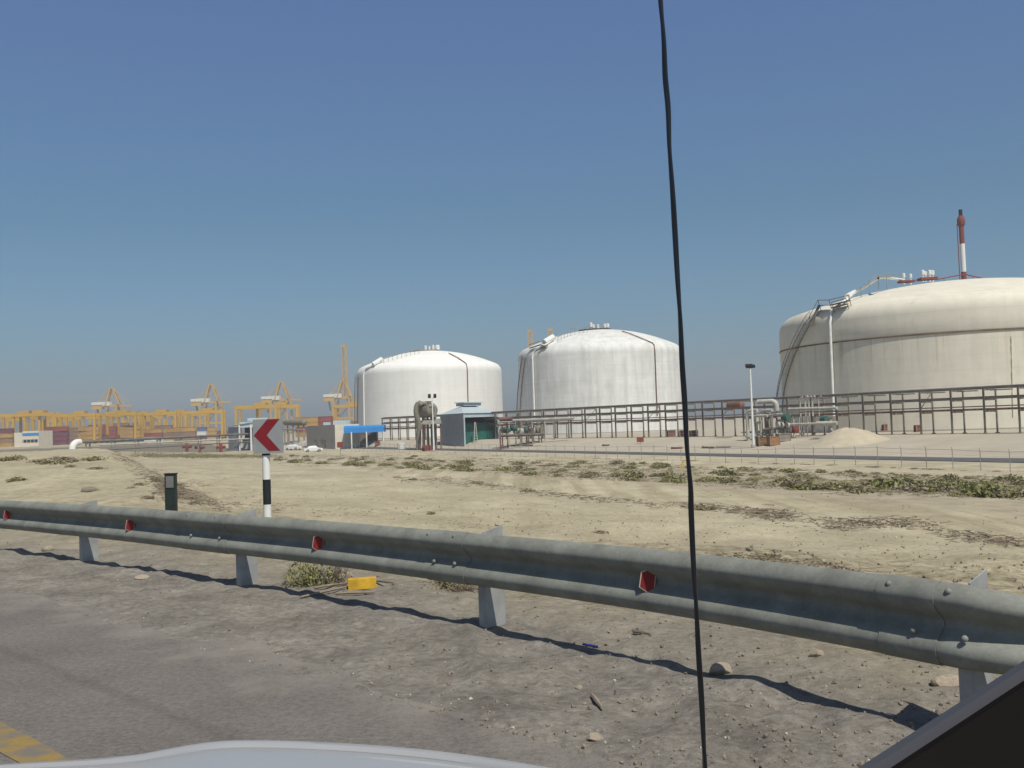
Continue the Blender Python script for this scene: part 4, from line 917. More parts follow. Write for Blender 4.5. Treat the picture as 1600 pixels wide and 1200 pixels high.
for i, px in enumerate((1049, 1066, 1084)):
    crate(px, 682, 673, 11, 178, ('reddish box under the rack just left of the black cord', 'brownish box at the black cord under the rack', 'reddish box under the rack right of the black cord')[i], M['pipe_brown'], 'equipment_box', 'box', 'boxes under the rack by the cord')
p = place(627, 697, 250); tag(MB().lathe([(.1, 0), (.95, 0), (1.05, 1.5), (1.05, 1.6), (.8, 1.6), (.1, 1.4)], tuple(p), 18).build('white_bin', M['white'], None), 'white round bin standing alone right of the blue awning', 'bin')
for i, px in enumerate((662, 667.5, 673)):
    p = place(px, 695, 228); tag(MB().lathe([(.1, 0), (.42, 0), (.44, .6), (.42, .62), (.44, .66), (.42, 1.25), (.1, 1.25)], tuple(p), 14).build('red_drum', M['rust_red'], None), ('left', 'middle', 'right')[i] + ' one of three red drums below the olive vessel', 'drum', 'red drums below the vessel')
def sign_board(px, yb, yt, w, h, d, label, m, mp):
    p0 = ground_at(px, yb); d = p0.y; g = p0.z; zt = top_z(px, yt, d); T = thing('warning_sign', label, 'sign', (p0.x, p0.y, g), 0, 'small red warning signs')
    MB().tube([(0, 0, -.2), (0, 0, zt - g)], .05, 6).build('pole', mp, T); MB().box((0, -.08, zt - g - h / 2), (w, .05, h)).build('panel', m, T)
sign_board(532, 714, 690.5, 1.25, 1.2, 225, 'small red sign on a pole in front of the cream office', M['rust_red'], M['steel'])
sign_board(1000.5, 693, 683, 1.3, .9, 165, 'low red sign in front of the rack left of the black cord', M['rust_red'], M['steel'])
p = place(782, 700, 205); tag(MB().bar((p.x, p.y, p.z - .2), (p.x, p.y, top_z(782, 672, 205)), .32, .3).bar((p.x, p.y, top_z(782, 672, 205)), (p.x, p.y, top_z(782, 671, 205)), .5, .4).build('brown_post', M['pipe_brown'], None), 'brown steel post standing at the right front of the grey shed', 'post')
p = ground_at(1070, 733); mb = MB(); mb.bar((p.x - .25, p.y, p.z - .2), (p.x - .25, p.y, p.z + .75), .08); mb.bar((p.x + .25, p.y, p.z - .2), (p.x + .25, p.y, p.z + .75), .08); mb.bar((p.x - .3, p.y, p.z + .7), (p.x + .3, p.y, p.z + .7), .08)
tag(mb.build('hoop_marker', M['yellow_block'], None), 'small yellow tube frame among scrub left of the black cord', 'frame')
lp = [((1050, 701.5), (1066, 701), 'rust_red', 'thin red pipe lying on the sand left of the black cord'), ((1098, 700.5), (1116, 700.5), 'pipe_brown', 'dark red pipe lying on the sand right of the black cord'), ((1120, 700), (1142, 699.5), 'steel_far', 'long grey pipe lying on the sand left of the floodlight mast'), ((797, 696.8), (832, 696.6), 'steel', 'dark pipe lying on the sand right of the grey shed'), ((942, 697), (952, 696.6), 'steel', 'short dark pipe lying on sand in front of the middle tank')]
for (a, b_, m, lab) in lp:
    p, q = ground_at(*a), ground_at(*b_); p.z = hz(p.x, p.y) + .12; q.z = hz(q.x, q.y) + .12; q = p + (q - p).normalized() * min((q - p).length, 9)
    tag(MB().tube([p, q], .17, 8).tube([p - (q - p).normalized() * .05, p + (q - p).normalized() * .25], .23, 8).build('loose_pipe', M[m], None), lab, 'pipe', 'pipes lying on the sand')

# parked cars
def car_body():
    T = thing('parked_car', 'x', 'car', (0, 0, 0), 0, 'white cars parked by the office')
    prof = [(-2.1, .35), (-2.15, .75), (-1.95, .95), (-1.35, 1.0), (-.85, 1.42), (.55, 1.45), (1.05, 1.0), (1.95, .88), (2.15, .7), (2.15, .35)]
    k = len(prof); vs = [(x, -.85 if z < 1.1 else -.68, z) for x, z in prof] + [(x, .85 if z < 1.1 else .68, z) for x, z in prof]
    MB().add(vs, [tuple(range(k)), tuple(range(2 * k - 1, k - 1, -1))] + [(i, k + i, k + (i + 1) % k, (i + 1) % k) for i in range(k)]).build('body', M['parked_white'], T)
    for s in (-1, 1):
        MB().add([(-1.15, s * .815, 1.03), (.85, s * .815, 1.03), (.5, s * .70, 1.38), (-.8, s * .70, 1.38)], ((0, 1, 2, 3),)).build('side_window', M['glass_dark'], T)
        for x in (-1.3, 1.35):
            w = MB().tube([(x, s * .66, .33), (x, s * .88, .33)], .33, 16).build('wheel', M['rubber'], T); MB().tube([(x, s * .88, .33), (x, s * .89, .33)], .2, 12).build('rim', M['galv_post'], w)
    return T
pc_ = car_body(); q = place(489, 699, 262); pc_.location = q; pc_.rotation_euler = (0, 0, R(20)); pc_.scale = (1.15,) * 3; pc_['label'] = 'white parked car in front of the shaded grey side of the cream office'
q = place(458, 692, 300); copy_thing(pc_, q, R(-25), 'white parked car just right of the chevron sign', 1.2)

# old silver pipework behind sign: long horizontal vessel
p0, p1 = at_depth(444, 660, 360), at_depth(478, 660.5, 352)
T = thing('horizontal_vessel', 'dull horizontal process vessel on supports behind the chevron sign', 'vessel', tuple(place(465, 690, 355)))
MB().tube([p0, p0.lerp(p1, .05), p0.lerp(p1, .95), p1], [.5, 1.1, 1.1, .5], 14).build('drum', M['vessel'], T, world=True, smooth=True)
for f in (.15, .4, .65, .9):
    c = p0.lerp(p1, f); MB().bar((c.x, c.y, hz(c.x, c.y) - .3), (c.x, c.y, c.z), .5).build('support', M['steel_far'], T, world=True)
mb = MB()
for f, h in ((.1, 5), (.3, 4), (.5, 6), (.75, 4.5)):
    c = p0.lerp(p1, f) - Vector((0, 3, 0)); mb.tube([(c.x, c.y, hz(c.x, c.y)), (c.x, c.y, hz(c.x, c.y) + h)], .3, 8)
mb.tube([p0 - Vector((0, 3, 2.5)), p1 - Vector((0, 3, 2.5))], .3, 8); mb.build('pipework', M['steel_far'], T, world=True)

# ------------------------------------------------------------------ quay cranes
def quay_crane(up_):
    T = thing('quay_crane', 'x', 'crane', (0, 0, 0), 0, 'yellow quay cranes in the port')
    Y = M['crane_yellow']; gz_ = 38.0; ap = 58.0
    for y in (-9, 9):
        for x in (-9, 9):
            mb = MB(); mb.bar((x, y, 0), (x, y, gz_ - 1), 1.9, 1.9); mb.build('leg', Y, T)
        mb = MB(); mb.bar((-9, y, 15), (9, y, 15), 1.8, 2.2); mb.bar((-9, y, 15), (9, y, gz_ - 3), 1.0); mb.build('portal_beam', Y, T)
    for x in (-9, 9):
        MB().bar((x, -11, 2.2), (x, 11, 2.2), 2.0, 2.6).build('sill_beam', Y, T)
        b2 = MB()
        for y in (-9, -6, 6, 9): b2.box((x, y, .7), (2.4, 1.6, 1.4))
        b2.build('bogie', M['crane_dark'], T)
    MB().bar((-22, 0, gz_), (11, 0, gz_), 5.0, 2.6).build('girder', Y, T)
    af = MB()
    for y in (-3.5, 3.5): af.bar((9, y, gz_ + 1), (1.8, y * .45, ap), 1.3); af.bar((-6, y, gz_ + 1), (-.6, y * .45, ap), 1.3); af.bar((-18, y * .8, gz_ + 1.5), (-.6, y * .3, ap), .5)
    af.bar((-1, 0, ap), (2.2, 0, ap), 3.6, 1.6); af.bar((-3.2, 0, 48), (5.0, 0, 48), .8); af.build('apex_frame', Y, T)
    h = MB(); h.box((-15.5, 0, gz_ + 2.9), (13, 6, 3.2)); h.box((-5.2, 0, gz_ + 2.4), (8, 6.5, 4.6)); h.build('machinery_house', M['crane_white'], T)
    MB().box((-16, 0, gz_ - 2.4), (12, 5.4, 2.2)).build('house_base', Y, T)
    MB().box((6, 0, gz_ - 3.6), (4, 3.4, 4.0)).build('operator_cab', M['crane_dark'], T)
    st = MB()
    for y in (-1.6, 1.6): st.bar((-17, y, gz_ - 2), (-15, y, 24), .9)
    st.build('stair_tower', M['crane_dark'], T)
    b = MB()
    if up_:
        base, tip = Vector((9.5, 0, gz_ + 1)), Vector((4.5, 0, 98))
        base = Vector((3, 0, gz_ + 2)); tip = Vector((2.2, 0, 97))
        for y in (-2.3, 2.3):
            for x in (-2.1, 2.1): b.bar(base + Vector((x, y, 0)), tip + Vector((x, y, 0)), .75)
        nseg = 11
        for i in range(nseg + 1):
            c = base.lerp(tip, i / nseg)
            for y in (-2.3, 2.3):
                b.bar(c + Vector((-2.1, y, 0)), c + Vector((2.1, y, 0)), .5)
                if i < nseg: c2 = base.lerp(tip, (i + 1) / nseg); b.bar(c + Vector((-2.1 if i % 2 else 2.1, y, 0)), c2 + Vector((2.1 if i % 2 else -2.1, y, 0)), .4)
        b.box((2.2, 0, 95.5), (4.4, 5, 2.0))
    else:
        b.bar((11, 0, gz_), (24, 0, gz_ - .7), 3.2, 1.6); b.bar((1.6, 0, ap), (22, 0, gz_ + .5), .35); b.bar((1.6, 0, ap), (14, 0, gz_ + 1), .45)
    b.build('boom', Y, T)
    return T
DQ = 1100.0
def qpos(px, d=DQ): p = at_depth(px, 690, d); return (p.x, p.y, GZ)
qd = quay_crane(False); qd.location = qpos(331); qd.rotation_euler = (0, 0, R(-4)); qd['label'] = 'yellow quay crane with white machinery house, second from the left'
copy_thing(qd, qpos(176), R(-3), 'yellow quay crane with white machinery house, farthest left above the stacks')
copy_thing(qd, qpos(441), R(-4), 'yellow quay crane directly above the chevron sign', 1.0)
qu = quay_crane(True); qu.location = qpos(538.5); qu.rotation_euler = (0, 0, R(-6)); qu['label'] = 'yellow quay crane with boom raised upright left of the first tank'
copy_thing(qu, qpos(838, 1130), R(176), 'raised crane boom above the left shoulder of the middle tank', 1.12)
copy_thing(qu, qpos(870, 1150), R(176), 'raised crane boom, right of two behind the middle tank', 1.15)

# ------------------------------------------------------------------ yard gantries and containers
def gantry():
    T = thing('yard_gantry', 'x', 'gantry crane', (0, 0, 0), 0, 'yellow yard gantry cranes over the container stacks')
    Y = M['rtg_yellow']; H = 17.5; S = 11.5
    for y in (-4, 4):
        MB().bar((-S - .8, y, H), (S + .8, y, H), 1.3, 1.9).build('top_girder', Y, T)
        for x in (-S, S): MB().bar((x, y * 1.15, 1.2), (x, y, H - .6), 1.1, 1.3).build('leg', Y, T)
    for x in (-S, S):
        MB().bar((x, -6, 1.6), (x, 6, 1.6), 1.2, 1.4).build('sill_beam', Y, T)
        w = MB()
        for y in (-5, -3.4, 3.4, 5): w.tube([(x - .4, y, .75), (x + .4, y, .75)], .75, 12)
        w.build('wheel', M['rubber'], T)
    MB().box((2, 0, H + 1.4), (6.5, 6, 2.2)).build('trolley', Y, T); MB().box((4.2, -2, H - 2.2), (2, 2, 2.2)).build('operator_cab', M['crane_white'], T)
    MB().box((-S + .2, -3, 3.6), (1.8, 3.6, 2.4)).build('power_pack', M['crane_dark'], T)
    return T
gc = gantry()
glist = [(14, 690, -8), (34, 640, 6), (58, 640, 0), (84, 660, -5), (104, 760, 4), (147, 700, 5), (172, 820, 0), (206, 650, -8), (236, 760, 6), (262, 700, 0), (299, 720, 4), (404, 640, 0), (436, 650, 5), (552, 780, 0), (44, 820, 5), (72, 780, -4), (122, 600, 3), (190, 620, -6), (221, 860, 4), (250, 640, 2), (280, 830, -5), (322, 640, 4)]
wh = ['farthest left of the row', 'second from the left of the row', 'third from the left, above the cream building', 'fourth from the left, right of the cream building', 'fifth from the left, over dark red boxes', 'under the leftmost quay crane', 'close under the legs of the leftmost quay crane', 'right of the leftmost quay crane', 'between the two left quay cranes', 'just before the second quay crane', 'behind the blue container stack', 'left of the chevron sign above the pale blue shed', 'just above the chevron sign panel', 'right of the upright quay crane boom', 'behind the second and third gantries, far left', 'behind the cream building, far back', 'left of the leftmost quay crane legs, nearer than the rest there', 'right beside the leftmost quay crane legs, low', 'far back between the two left quay cranes', 'nearer of those between the two left quay cranes', 'far back left of the blue container stack', 'under the girder of the second quay crane']
for i, (px, d, rz) in enumerate(glist):
    p = at_depth(px, 690, d); loc = (p.x, p.y, GZ); lab = 'orange-yellow yard gantry crane, ' + wh[i]
    if i == 0: gc.location = loc; gc.rotation_euler = (0, 0, R(rz)); gc['label'] = lab
    else: copy_thing(gc, loc, R(rz), lab, 1.0 + (.12 if i in (1, 2, 11, 12) else .22 if d > 770 else 0))

cm = {'rust red': mat('container_red', (.26, .075, .062), .7, .2, .3), 'maroon': mat('container_maroon', (.16, .055, .07), .7, .2, .3), 'blue': mat('container_blue', (.10, .13, .25), .7, .2, .3), 'ochre': mat('container_ochre', (.42, .26, .085), .7, .2, .3), 'white': mat('container_white', (.62, .62, .58), .7, .1, .3), 'brown': mat('container_brown', (.25, .16, .10), .7, .2, .3)}
def container_mesh():
    mb = MB(); n = 30
    for s in (-1, 1):
        vs, fs = [], []
        for i in range(n + 1):
            x = -6.0 + 12.0 * i / n; y = s * (1.18 - .05 * (i % 2)); vs += [(x, y, .12), (x, y, 2.5)]
        for i in range(n): fs.append((2 * i, 2 * i + 2, 2 * i + 3, 2 * i + 1))
        mb.add(vs, fs)
    mb.add([(-6, -1.2, 2.52), (6, -1.2, 2.52), (6, 1.2, 2.52), (-6, 1.2, 2.52)], ((0, 1, 2, 3),))
    for x in (-6.02, 6.02): mb.add([(x, -1.2, .1), (x, 1.2, .1), (x, 1.2, 2.5), (x, -1.2, 2.5)], ((0, 1, 2, 3),))
    for y in (-1.2, 1.2):
        for z in (.08, 2.54): mb.bar((-6.1, y, z), (6.1, y, z), .16)
        for x in (-6.05, 6.05): mb.bar((x, y, 0), (x, y, 2.6), .18)
    return mb
cmesh = {k: container_mesh().build('shipping_container', m) for k, m in cm.items()}
used = set()
def put_container(kd, loc, rz, label, grp):
    o = cmesh[kd]
    if kd in used: o = o.copy(); COL.objects.link(o)
    used.add(kd); o.location = loc; o.rotation_euler = (0, 0, rz); tag(o, label, 'container', grp)
cols = list(cm)
rc = random.Random(5)
for i, (px, d, hgt) in enumerate([(4, 560, 4), (20, 575, 3), (72, 600, 3), (90, 560, 4), (98, 720, 5), (120, 640, 4), (140, 600, 4), (152, 740, 5), (168, 640, 4), (188, 700, 5), (205, 620, 4), (222, 690, 5), (240, 640, 3), (256, 700, 4), (274, 640, 3), (290, 560, 3), (308, 640, 3), (325, 700, 3), (346, 720, 2)]):
    p = at_depth(px, 690, d); kc = rc.choice(['rust red', 'maroon', 'brown', 'ochre', 'ochre', 'brown'])
    for k in range(hgt):
        kk = kc if rc.random() < .6 else rc.choice(['rust red', 'maroon', 'brown', 'ochre', 'ochre', 'blue' if rc.random() < .3 else 'brown'])
        if px == 308: kk = ('maroon', 'white', 'blue')[k]
        if px == 90: kk = 'maroon' if k < 3 else 'rust red'
        if px == 240: kk = ('white', 'rust red', 'ochre')[k]
        lab = {'rust red': 'rust-red container in the far port stacks left of the chevron sign', 'maroon': 'dark maroon container in the far port stacks left of the chevron sign', 'brown': 'dull brown container in the far port stacks left of the chevron sign', 'ochre': 'yellow-ochre container in the far port stacks left of the chevron sign', 'blue': 'blue container in the far port stacks left of the chevron sign', 'white': 'white container in the far port stacks left of the chevron sign'}[kk]
        put_container(kk, (p.x, p.y, GZ + 2.62 * k), R(rc.uniform(-3, 3)), lab, kk + ' containers in the far stacks')
for i, (px, d, kk, lev) in enumerate([(481, 520, 'ochre', 0), (481, 520, 'rust red', 1), (481, 520, 'ochre', 2), (481, 520, 'ochre', 3), (503, 520, 'rust red', 0), (503, 520, 'rust red', 1), (503, 520, 'rust red', 2), (503, 520, 'rust red', 3), (525, 620, 'brown', 0), (525, 620, 'brown', 1), (525, 620, 'brown', 2), (545, 600, 'brown', 0), (545, 600, 'brown', 1), (545, 600, 'brown', 2)]):
    p = at_depth(px, 690, d); put_container(kk, (p.x, p.y, GZ + 2.62 * lev), R(-6), kk + ' container stacked behind the roof of the cream office', kk + ' containers behind the office')

# far cream port building with a blue roof stripe
D = 520.0; a_ = at_depth(24, 695, D); b_ = at_depth(64.5, 693, D); T = thing('port_building', 'cream port building with a blue roof band, far left', 'building', (a_.x, a_.y, GZ))
m_ = at_depth(40, 694, D); z1, z2 = top_z(30, 676, D), top_z(50, 673.5, D)
MB().box(((a_.x + m_.x) / 2, D + 6, (GZ + z1) / 2), (m_.x - a_.x, 14, z1 - GZ)).build('low_wing', M['plaster'], T, world=True)
MB().box(((m_.x + b_.x) / 2, D + 5, (GZ + z2) / 2), (b_.x - m_.x, 16, z2 - GZ)).build('tall_wing', M['plaster'], T, world=True)
MB().box(((m_.x + b_.x) / 2, D - 3.1, z2 - 1.6), (b_.x - m_.x + .3, .3, 1.2)).build('blue_band', M['awning'], T, world=True)
mb = MB()
for f in np.linspace(.15, .85, 4): mb.box((m_.x + (b_.x - m_.x) * f, D - 3.05, GZ + 3), (1.6, .2, 1.5))
mb.build('window', M['glass_dark'], T, world=True)

# ------------------------------------------------------------------ shrubs, brush and stones
def shrub_mesh(seed, m, nleaf=420, flat=.55, stems=26, leaf=.10):
    r = random.Random(seed); mb = MB(); lobes = [(Vector((r.uniform(-.45, .45), r.uniform(-.35, .35), .0)), r.uniform(.28, .6)) for _ in range(6)]
    for _ in range(nleaf):
        c, rad = r.choice(lobes); d = Vector((r.gauss(0, 1), r.gauss(0, 1), abs(r.gauss(0, 1)))).normalized() * rad * (r.random() ** .38)
        p = c + Vector((d.x, d.y, d.z * flat * 1.5)); s = leaf * r.uniform(.5, 1.3); q = Quaternion((r.gauss(0, 1), r.gauss(0, 1), r.gauss(0, 1), r.gauss(0, 1))).normalized()
        a = q @ Vector((s, 0, 0)); b_ = q @ Vector((0, s * .45, 0)); mb.add([p - a, p - b_, p + a, p + b_], ((0, 1, 2, 3),))
    for _ in range(stems):
        c, rad = r.choice(lobes); d = Vector((r.gauss(0, .8), r.gauss(0, .8), abs(r.gauss(.5, .6)))).normalized() * rad * r.uniform(.7, 1.25)
        p1 = c + Vector((d.x, d.y, d.z * flat * 1.6)); mb.tube([Vector((c.x * .5, c.y * .5, -.05)), p1], [.012, .004], 3, caps=False)
    return mb
PROTO = {}
def proto(key, *a, **k):
    o = shrub_mesh(*a, **k).build('desert_shrub', a[1]); PROTO[key] = [o, False]
for i in range(3): proto('olive%d' % i, 100 + i, M['leaf']); proto('green%d' % i, 200 + i, M['leaf_green']); proto('dry%d' % i, 300 + i, M['leaf_dry'], nleaf=300, stems=60)
def shrub(key, loc, w, h, rz, label, grp):
    o, u = PROTO[key]
    if u: o = o.copy(); COL.objects.link(o)
    PROTO[key][1] = True
    o.location = loc; o.rotation_euler = (0, 0, rz); o.scale = (w, w, h); tag(o, label, 'shrub', grp); return o
rs = random.Random(3)
count = 0
LAB = {'olive': 'low olive shrub in the scrub strip in front of the wire fence', 'green': 'greener shrub in the scrub strip in front of the wire fence', 'dry': 'dry brownish shrub in the scrub strip in front of the wire fence'}
while count < 290:
    px = 430 + (1175 if True else 0) * rs.random()
    yt = np.interp(px, [430, 700, 1000, 1300, 1600], [712, 714, 724, 737, 747]); yb = np.interp(px, [430, 700, 1000, 1300, 1600], [722, 736, 753, 769, 780])
    f = rs.random(); f = f * .45 if rs.random() < .45 else .55 + .45 * rs.random()
    p = ground_at(px, float(yt + (yb - yt) * f)); 
    kd = rs.choice(['olive', 'olive', 'olive', 'green', 'dry']) if px < 1150 else rs.choice(['olive', 'green', 'green', 'olive', 'dry'])
    w = (.5 + 1.7 * rs.random() ** 1.7) * (.8 if f < .5 else 1.1); shrub(kd + str(rs.randrange(3)), (p.x, p.y, p.z - .03), w, w * rs.uniform(.5, .95), rs.uniform(0, 6.28), LAB[kd], kd + ' shrubs in the scrub strip'); count += 1
for k in range(46):                             # at the foot of the fence
    px = rs.uniform(560, 1600); q = ground_at(px, float(np.interp(px, [560, 700, 1000, 1300, 1500, 1600], [708.5, 711, 718, 727, 735, 738])))
    w = rs.uniform(.4, 1.0); shrub(rs.choice(['olive0', 'dry1', 'dry2', 'olive2']), (q.x, q.y, q.z - .02), w, w * .3, rs.uniform(0, 6), 'small dark tuft at the foot of the wire fence', 'tufts along the fence')
near = [(30, 752, .55, .38, 'olive', 'rounded olive shrub alone on the sand plateau at left'), (14, 720, 1.3, .8, 'olive', 'olive shrub at the far left edge of the sand plateau'), (30, 716, 1.0, .8, 'dry', 'dry shrub beside the far left one on the plateau'), (60, 722, .8, .5, 'dry', 'dry shrub left in the low cluster on the plateau'), (80, 724, 1.3, .55, 'olive', 'olive shrub in middle of the low plateau cluster'), (95, 717, 1.3, .55, 'dry', 'dry shrub behind the plateau cluster'), (108, 721, .8, .5, 'dry', 'dry shrub at right end of plateau cluster'), (142, 719, 1.1, .6, 'olive', 'olive shrub near the plateau edge at left'), (109, 729, .5, .3, 'dry', 'tiny dry tuft below the plateau cluster'), (150, 732, .7, .25, 'dry', 'flat dry tuft on the plateau near its edge'),
        (205, 763, .28, .2, 'dry', 'small dry tuft on plateau slope left of marker post'), (218, 758, .3, .28, 'dry', 'dry tuft close left of the marker post'), (229, 777, .38, .18, 'dry', 'flat dry tuft below the plateau edge'), (938, 832, .55, .3, 'dry', 'dry bush in a hollow just behind the barrier'), (779, 822, .30, .28, 'green', 'green tuft right behind a barrier post'), (790, 815, .4, .2, 'dry', 'dry sprawling tuft behind the barrier post'), (675, 803, .5, .4, 'olive', 'small olive tuft on pale sand beyond the barrier'), (1100, 796, 1.4, .75, 'olive', 'dark grey-green bush by the black cord on the debris line'), (745, 756, 1.1, .7, 'dry', 'dry bush on the debris line right of the sign'), (822, 768, 1.2, .7, 'dry', 'dry bush on the debris line below the middle tank'), (645, 750, 1.2, .6, 'dry', 'dry bush on the debris line below the grey shed'), (1200, 868, .35, .16, 'olive', 'flat olive tuft just behind the barrier right of the cord')]
for px, py, w, h, kd, lab in near:
    p = ground_at(px, py); shrub(kd + str(rs.randrange(3)), (p.x, p.y, p.z - .03), w, h, rs.uniform(0, 6), lab, None)
def bush(px, py, w, h, seed, label, keys):
    p = ground_at(px, py); T = thing('roadside_bush', label, 'bush', tuple(p), rs.uniform(0, 6))
    for i, (kk, nl, st) in enumerate(keys):
        o = shrub_mesh(seed + i, kk, nleaf=nl, stems=st, leaf=.055, flat=.75).build('foliage' if nl > 150 else 'branches', kk, T); o.scale = (w, w, h)
bush(482, 913, .36, .42, 900, 'green and dry bush under the barrier beside the yellow block', [(M['leaf_green'], 700, 20), (M['twig_pale'], 60, 160)])
bush(515, 912, .34, .34, 930, 'dry twiggy bush right of the green one under the barrier', [(M['leaf_dry'], 260, 30), (M['twig_pale'], 40, 170)])
bush(695, 916, .34, .26, 960, 'yellowish dry grass bush under the barrier left of its middle post', [(M['leaf'], 420, 40), (M['leaf_dry'], 300, 120)])
bush(722, 924, .26, .2, 990, 'dry grass tuft touching the middle barrier post', [(M['leaf_dry'], 300, 90), (M['twig'], 50, 90)])

def brush_line(name, pts, dens, spread, m, label_k, seed, hgt=.25, ln=.7, spreadx=0):
    r = random.Random(seed); mb = MB()
    for (a, b_) in zip(pts, pts[1:]):
        k = int(dens * math.hypot(b_[0] - a[0], b_[1] - a[1]))
        for _ in range(k):
            f = r.random(); cl = float(vnoise(np.array([(a[0] + (b_[0] - a[0]) * f) / 14.0]), np.array([seed * 1.7]), 3)[0])
            if cl < -.16 and r.random() < .85: continue
            p = ground_at(a[0] + (b_[0] - a[0]) * f + r.gauss(0, spreadx), a[1] + (b_[1] - a[1]) * f + r.gauss(0, spread))
            for _ in range(r.randrange(4, 10)):
                c = p + Vector((r.gauss(0, ln * .6), r.gauss(0, ln * .6), 0)); c.z = hz(c.x, c.y)
                d = Vector((r.gauss(0, 1), r.gauss(0, 1), r.gauss(0, .25))).normalized() * ln * r.uniform(.2, 1.0); e_ = c + d; z0 = r.uniform(0, hgt) ** 1.2
                c.z += z0; e_.z = max(hz(e_.x, e_.y) + .01, c.z + d.z * .5); mb.tube([c, e_], [r.uniform(.012, .035) * (ln / .7), .006], 3, caps=False)
    o = mb.build(name, m); return kind(o, 'stuff')
brush_line('dry_brush', [(600, 748), (700, 752), (745, 757), (825, 768), (900, 778), (1010, 789), (1120, 796), (1200, 806), (1250, 814)], .22, 2.2, M['twig'], 0, 41, .3, .9)
brush_line('dry_brush', [(1290, 822), (1400, 818), (1480, 833), (1600, 852)], .32, 4.5, M['twig'], 0, 42, .22, .8)
brush_line('dry_brush', [(1150, 800), (1215, 806), (1235, 818)], .5, 4.0, M['twig'], 0, 43, .35, .8)
brush_line('dry_brush', [(175, 702), (205, 715), (235, 735), (262, 755), (285, 775)], 3.2, 6.5, M['twig'], 0, 44, .15, .34, 6)
brush_line('dry_brush', [(290, 745), (330, 765), (300, 782), (340, 790), (400, 792), (460, 790)], .6, 5.0, M['twig'], 0, 45, .08, .28, 6)
brush_line('dry_brush', [(285, 760), (360, 752), (370, 770), (420, 776)], .35, 5.0, M['twig_pale'], 0, 46, .08, .28, 8)
brush_line('dry_brush', [(480, 805), (560, 803), (640, 800), (700, 825), (760, 830)], .10, 6.0, M['twig'], 0, 47, .12, .35, 10)
for q_, (ya, yb_, m_, dn2) in enumerate((([713, 716, 727, 741, 752], 0, 'leaf_dry', .5), ([717, 724, 737, 753, 764], 0, 'leaf', .5), ([720, 731, 748, 764, 775], 0, 'leaf_dry', .55))):
    brush_line('scrub_cover', list(zip((430, 700, 1000, 1300, 1600), ya)), dn2, 3.0, M[m_], 0, 60 + q_, .16, .8)
brush_line('dry_brush', [(420, 714), (300, 713.5), (210, 712)], 2.2, 1.2, M['leaf'], 0, 48, .5, 1.6)
brush_line('dry_brush', [(1130, 872), (1250, 878), (1330, 892)], .2, 4.0, M['twig'], 0, 49, .08, .22, 10)
# sticks by the yellow block
p = ground_at(563, 921)
tag(MB().bar(p + Vector((-.11, -.02, .055)), p + Vector((.15, .02, .06)), .13, .095).bar(p + Vector((-.10, -.05, .02)), p + Vector((.16, .0, .02)), .07, .03).build('yellow_block', M['yellow_block'], None), 'yellow plastic block lying on the dirt under the barrier', 'block')
for i, (a, b_, lab) in enumerate((((492, 921), (540, 915), 'thin weathered stick behind the yellow block, pointing left'), ((470, 936), (540, 921), 'longest weathered stick in front of the yellow block'), ((525, 930), (585, 929), 'short stick lying in front of the yellow block'), ((585, 910), (616, 914), 'dark stick poking out right behind the yellow block'), ((925, 1090), (941, 1112), 'short dark stick on the gravel near the car'), ((990, 990), (1018, 996), 'dark stick on dirt below the biggest red reflector'))):
    q0, q1 = ground_at(*a), ground_at(*b_); md = q0.lerp(q1, .5) + Vector((0, 0, .02))
    tag(MB().tube([q0 + up * .015, md, q1 + up * .02], [.011, .013, .008], 6).build('stick', M['wood'] if i < 4 else M['twig'], None), lab, 'stick', 'sticks lying on the dirt')
p, q = ground_at(911, 1009), ground_at(934, 1013)
tag(MB().tube([p + up * .012, q + up * .012], .008, 6).build('blue_strip', mat('blue_plastic', (.03, .035, .22), .5), None), 'small blue plastic strip on dirt at the shadow edge', 'plastic strip')

def rock_mesh(seed, m):
    bm = bmesh.new(); bmesh.ops.create_icosphere(bm, subdivisions=3, radius=1); r = random.Random(seed); off = Vector((r.random() * 9, r.random() * 9, 0))
    cuts = [(Vector((r.gauss(0, 1), r.gauss(0, 1), r.gauss(0, 1))).normalized(), r.uniform(.55, .85)) for _ in range(9)]
    for v in bm.verts:
        for n_, d in cuts:
            k = v.co.dot(n_)
            if k > d: v.co -= n_ * (k - d) * .9
        v.co *= 1 + .10 * float(fbm(np.array([v.co.x * 2 + off.x]), np.array([v.co.y * 2 + v.co.z * 1.7 + off.y]), seed, 3)[0])
    me = bpy.data.meshes.new('rock'); bm.to_mesh(me); bm.free(); me.materials.append(m); o = bpy.data.objects.new('rock', me); COL.objects.link(o); return o
for i, (px, py, w, h, lab) in enumerate(((1128, 1052, 19, 12, 'biggest pale rock on dirt just right of the black cord'), (1276, 1027, 13, 10, 'pale rock under the barrier right of the biggest rock'), (1490, 1070, 30, 12, 'broad pale rock slab beside the last barrier post'), (930, 1155, 16, 7, 'half-buried grey stone on the shoulder near the car'), (905, 1075, 7, 4, 'small stone on the shoulder below the shadow'), (222, 905, 12, 5, 'small flat stone at the barrier shadow edge, at left'), (75, 860, 10, 5, 'small stone under the left end of the barrier'), (140, 768, 16, 6, 'dark stone slab on the left sand plateau'))):
    p = ground_at(px, py); s = (p - EYE).length / FPX; o = rock_mesh(60 + i, M['rock'] if i != 7 else M['gravel']); o.location = (p.x, p.y, p.z + h * s * .35); o.scale = (w * s, w * s * .7, h * s); o.rotation_euler = (0, 0, rs.uniform(-.4, .4)); tag(o, lab, 'rock')

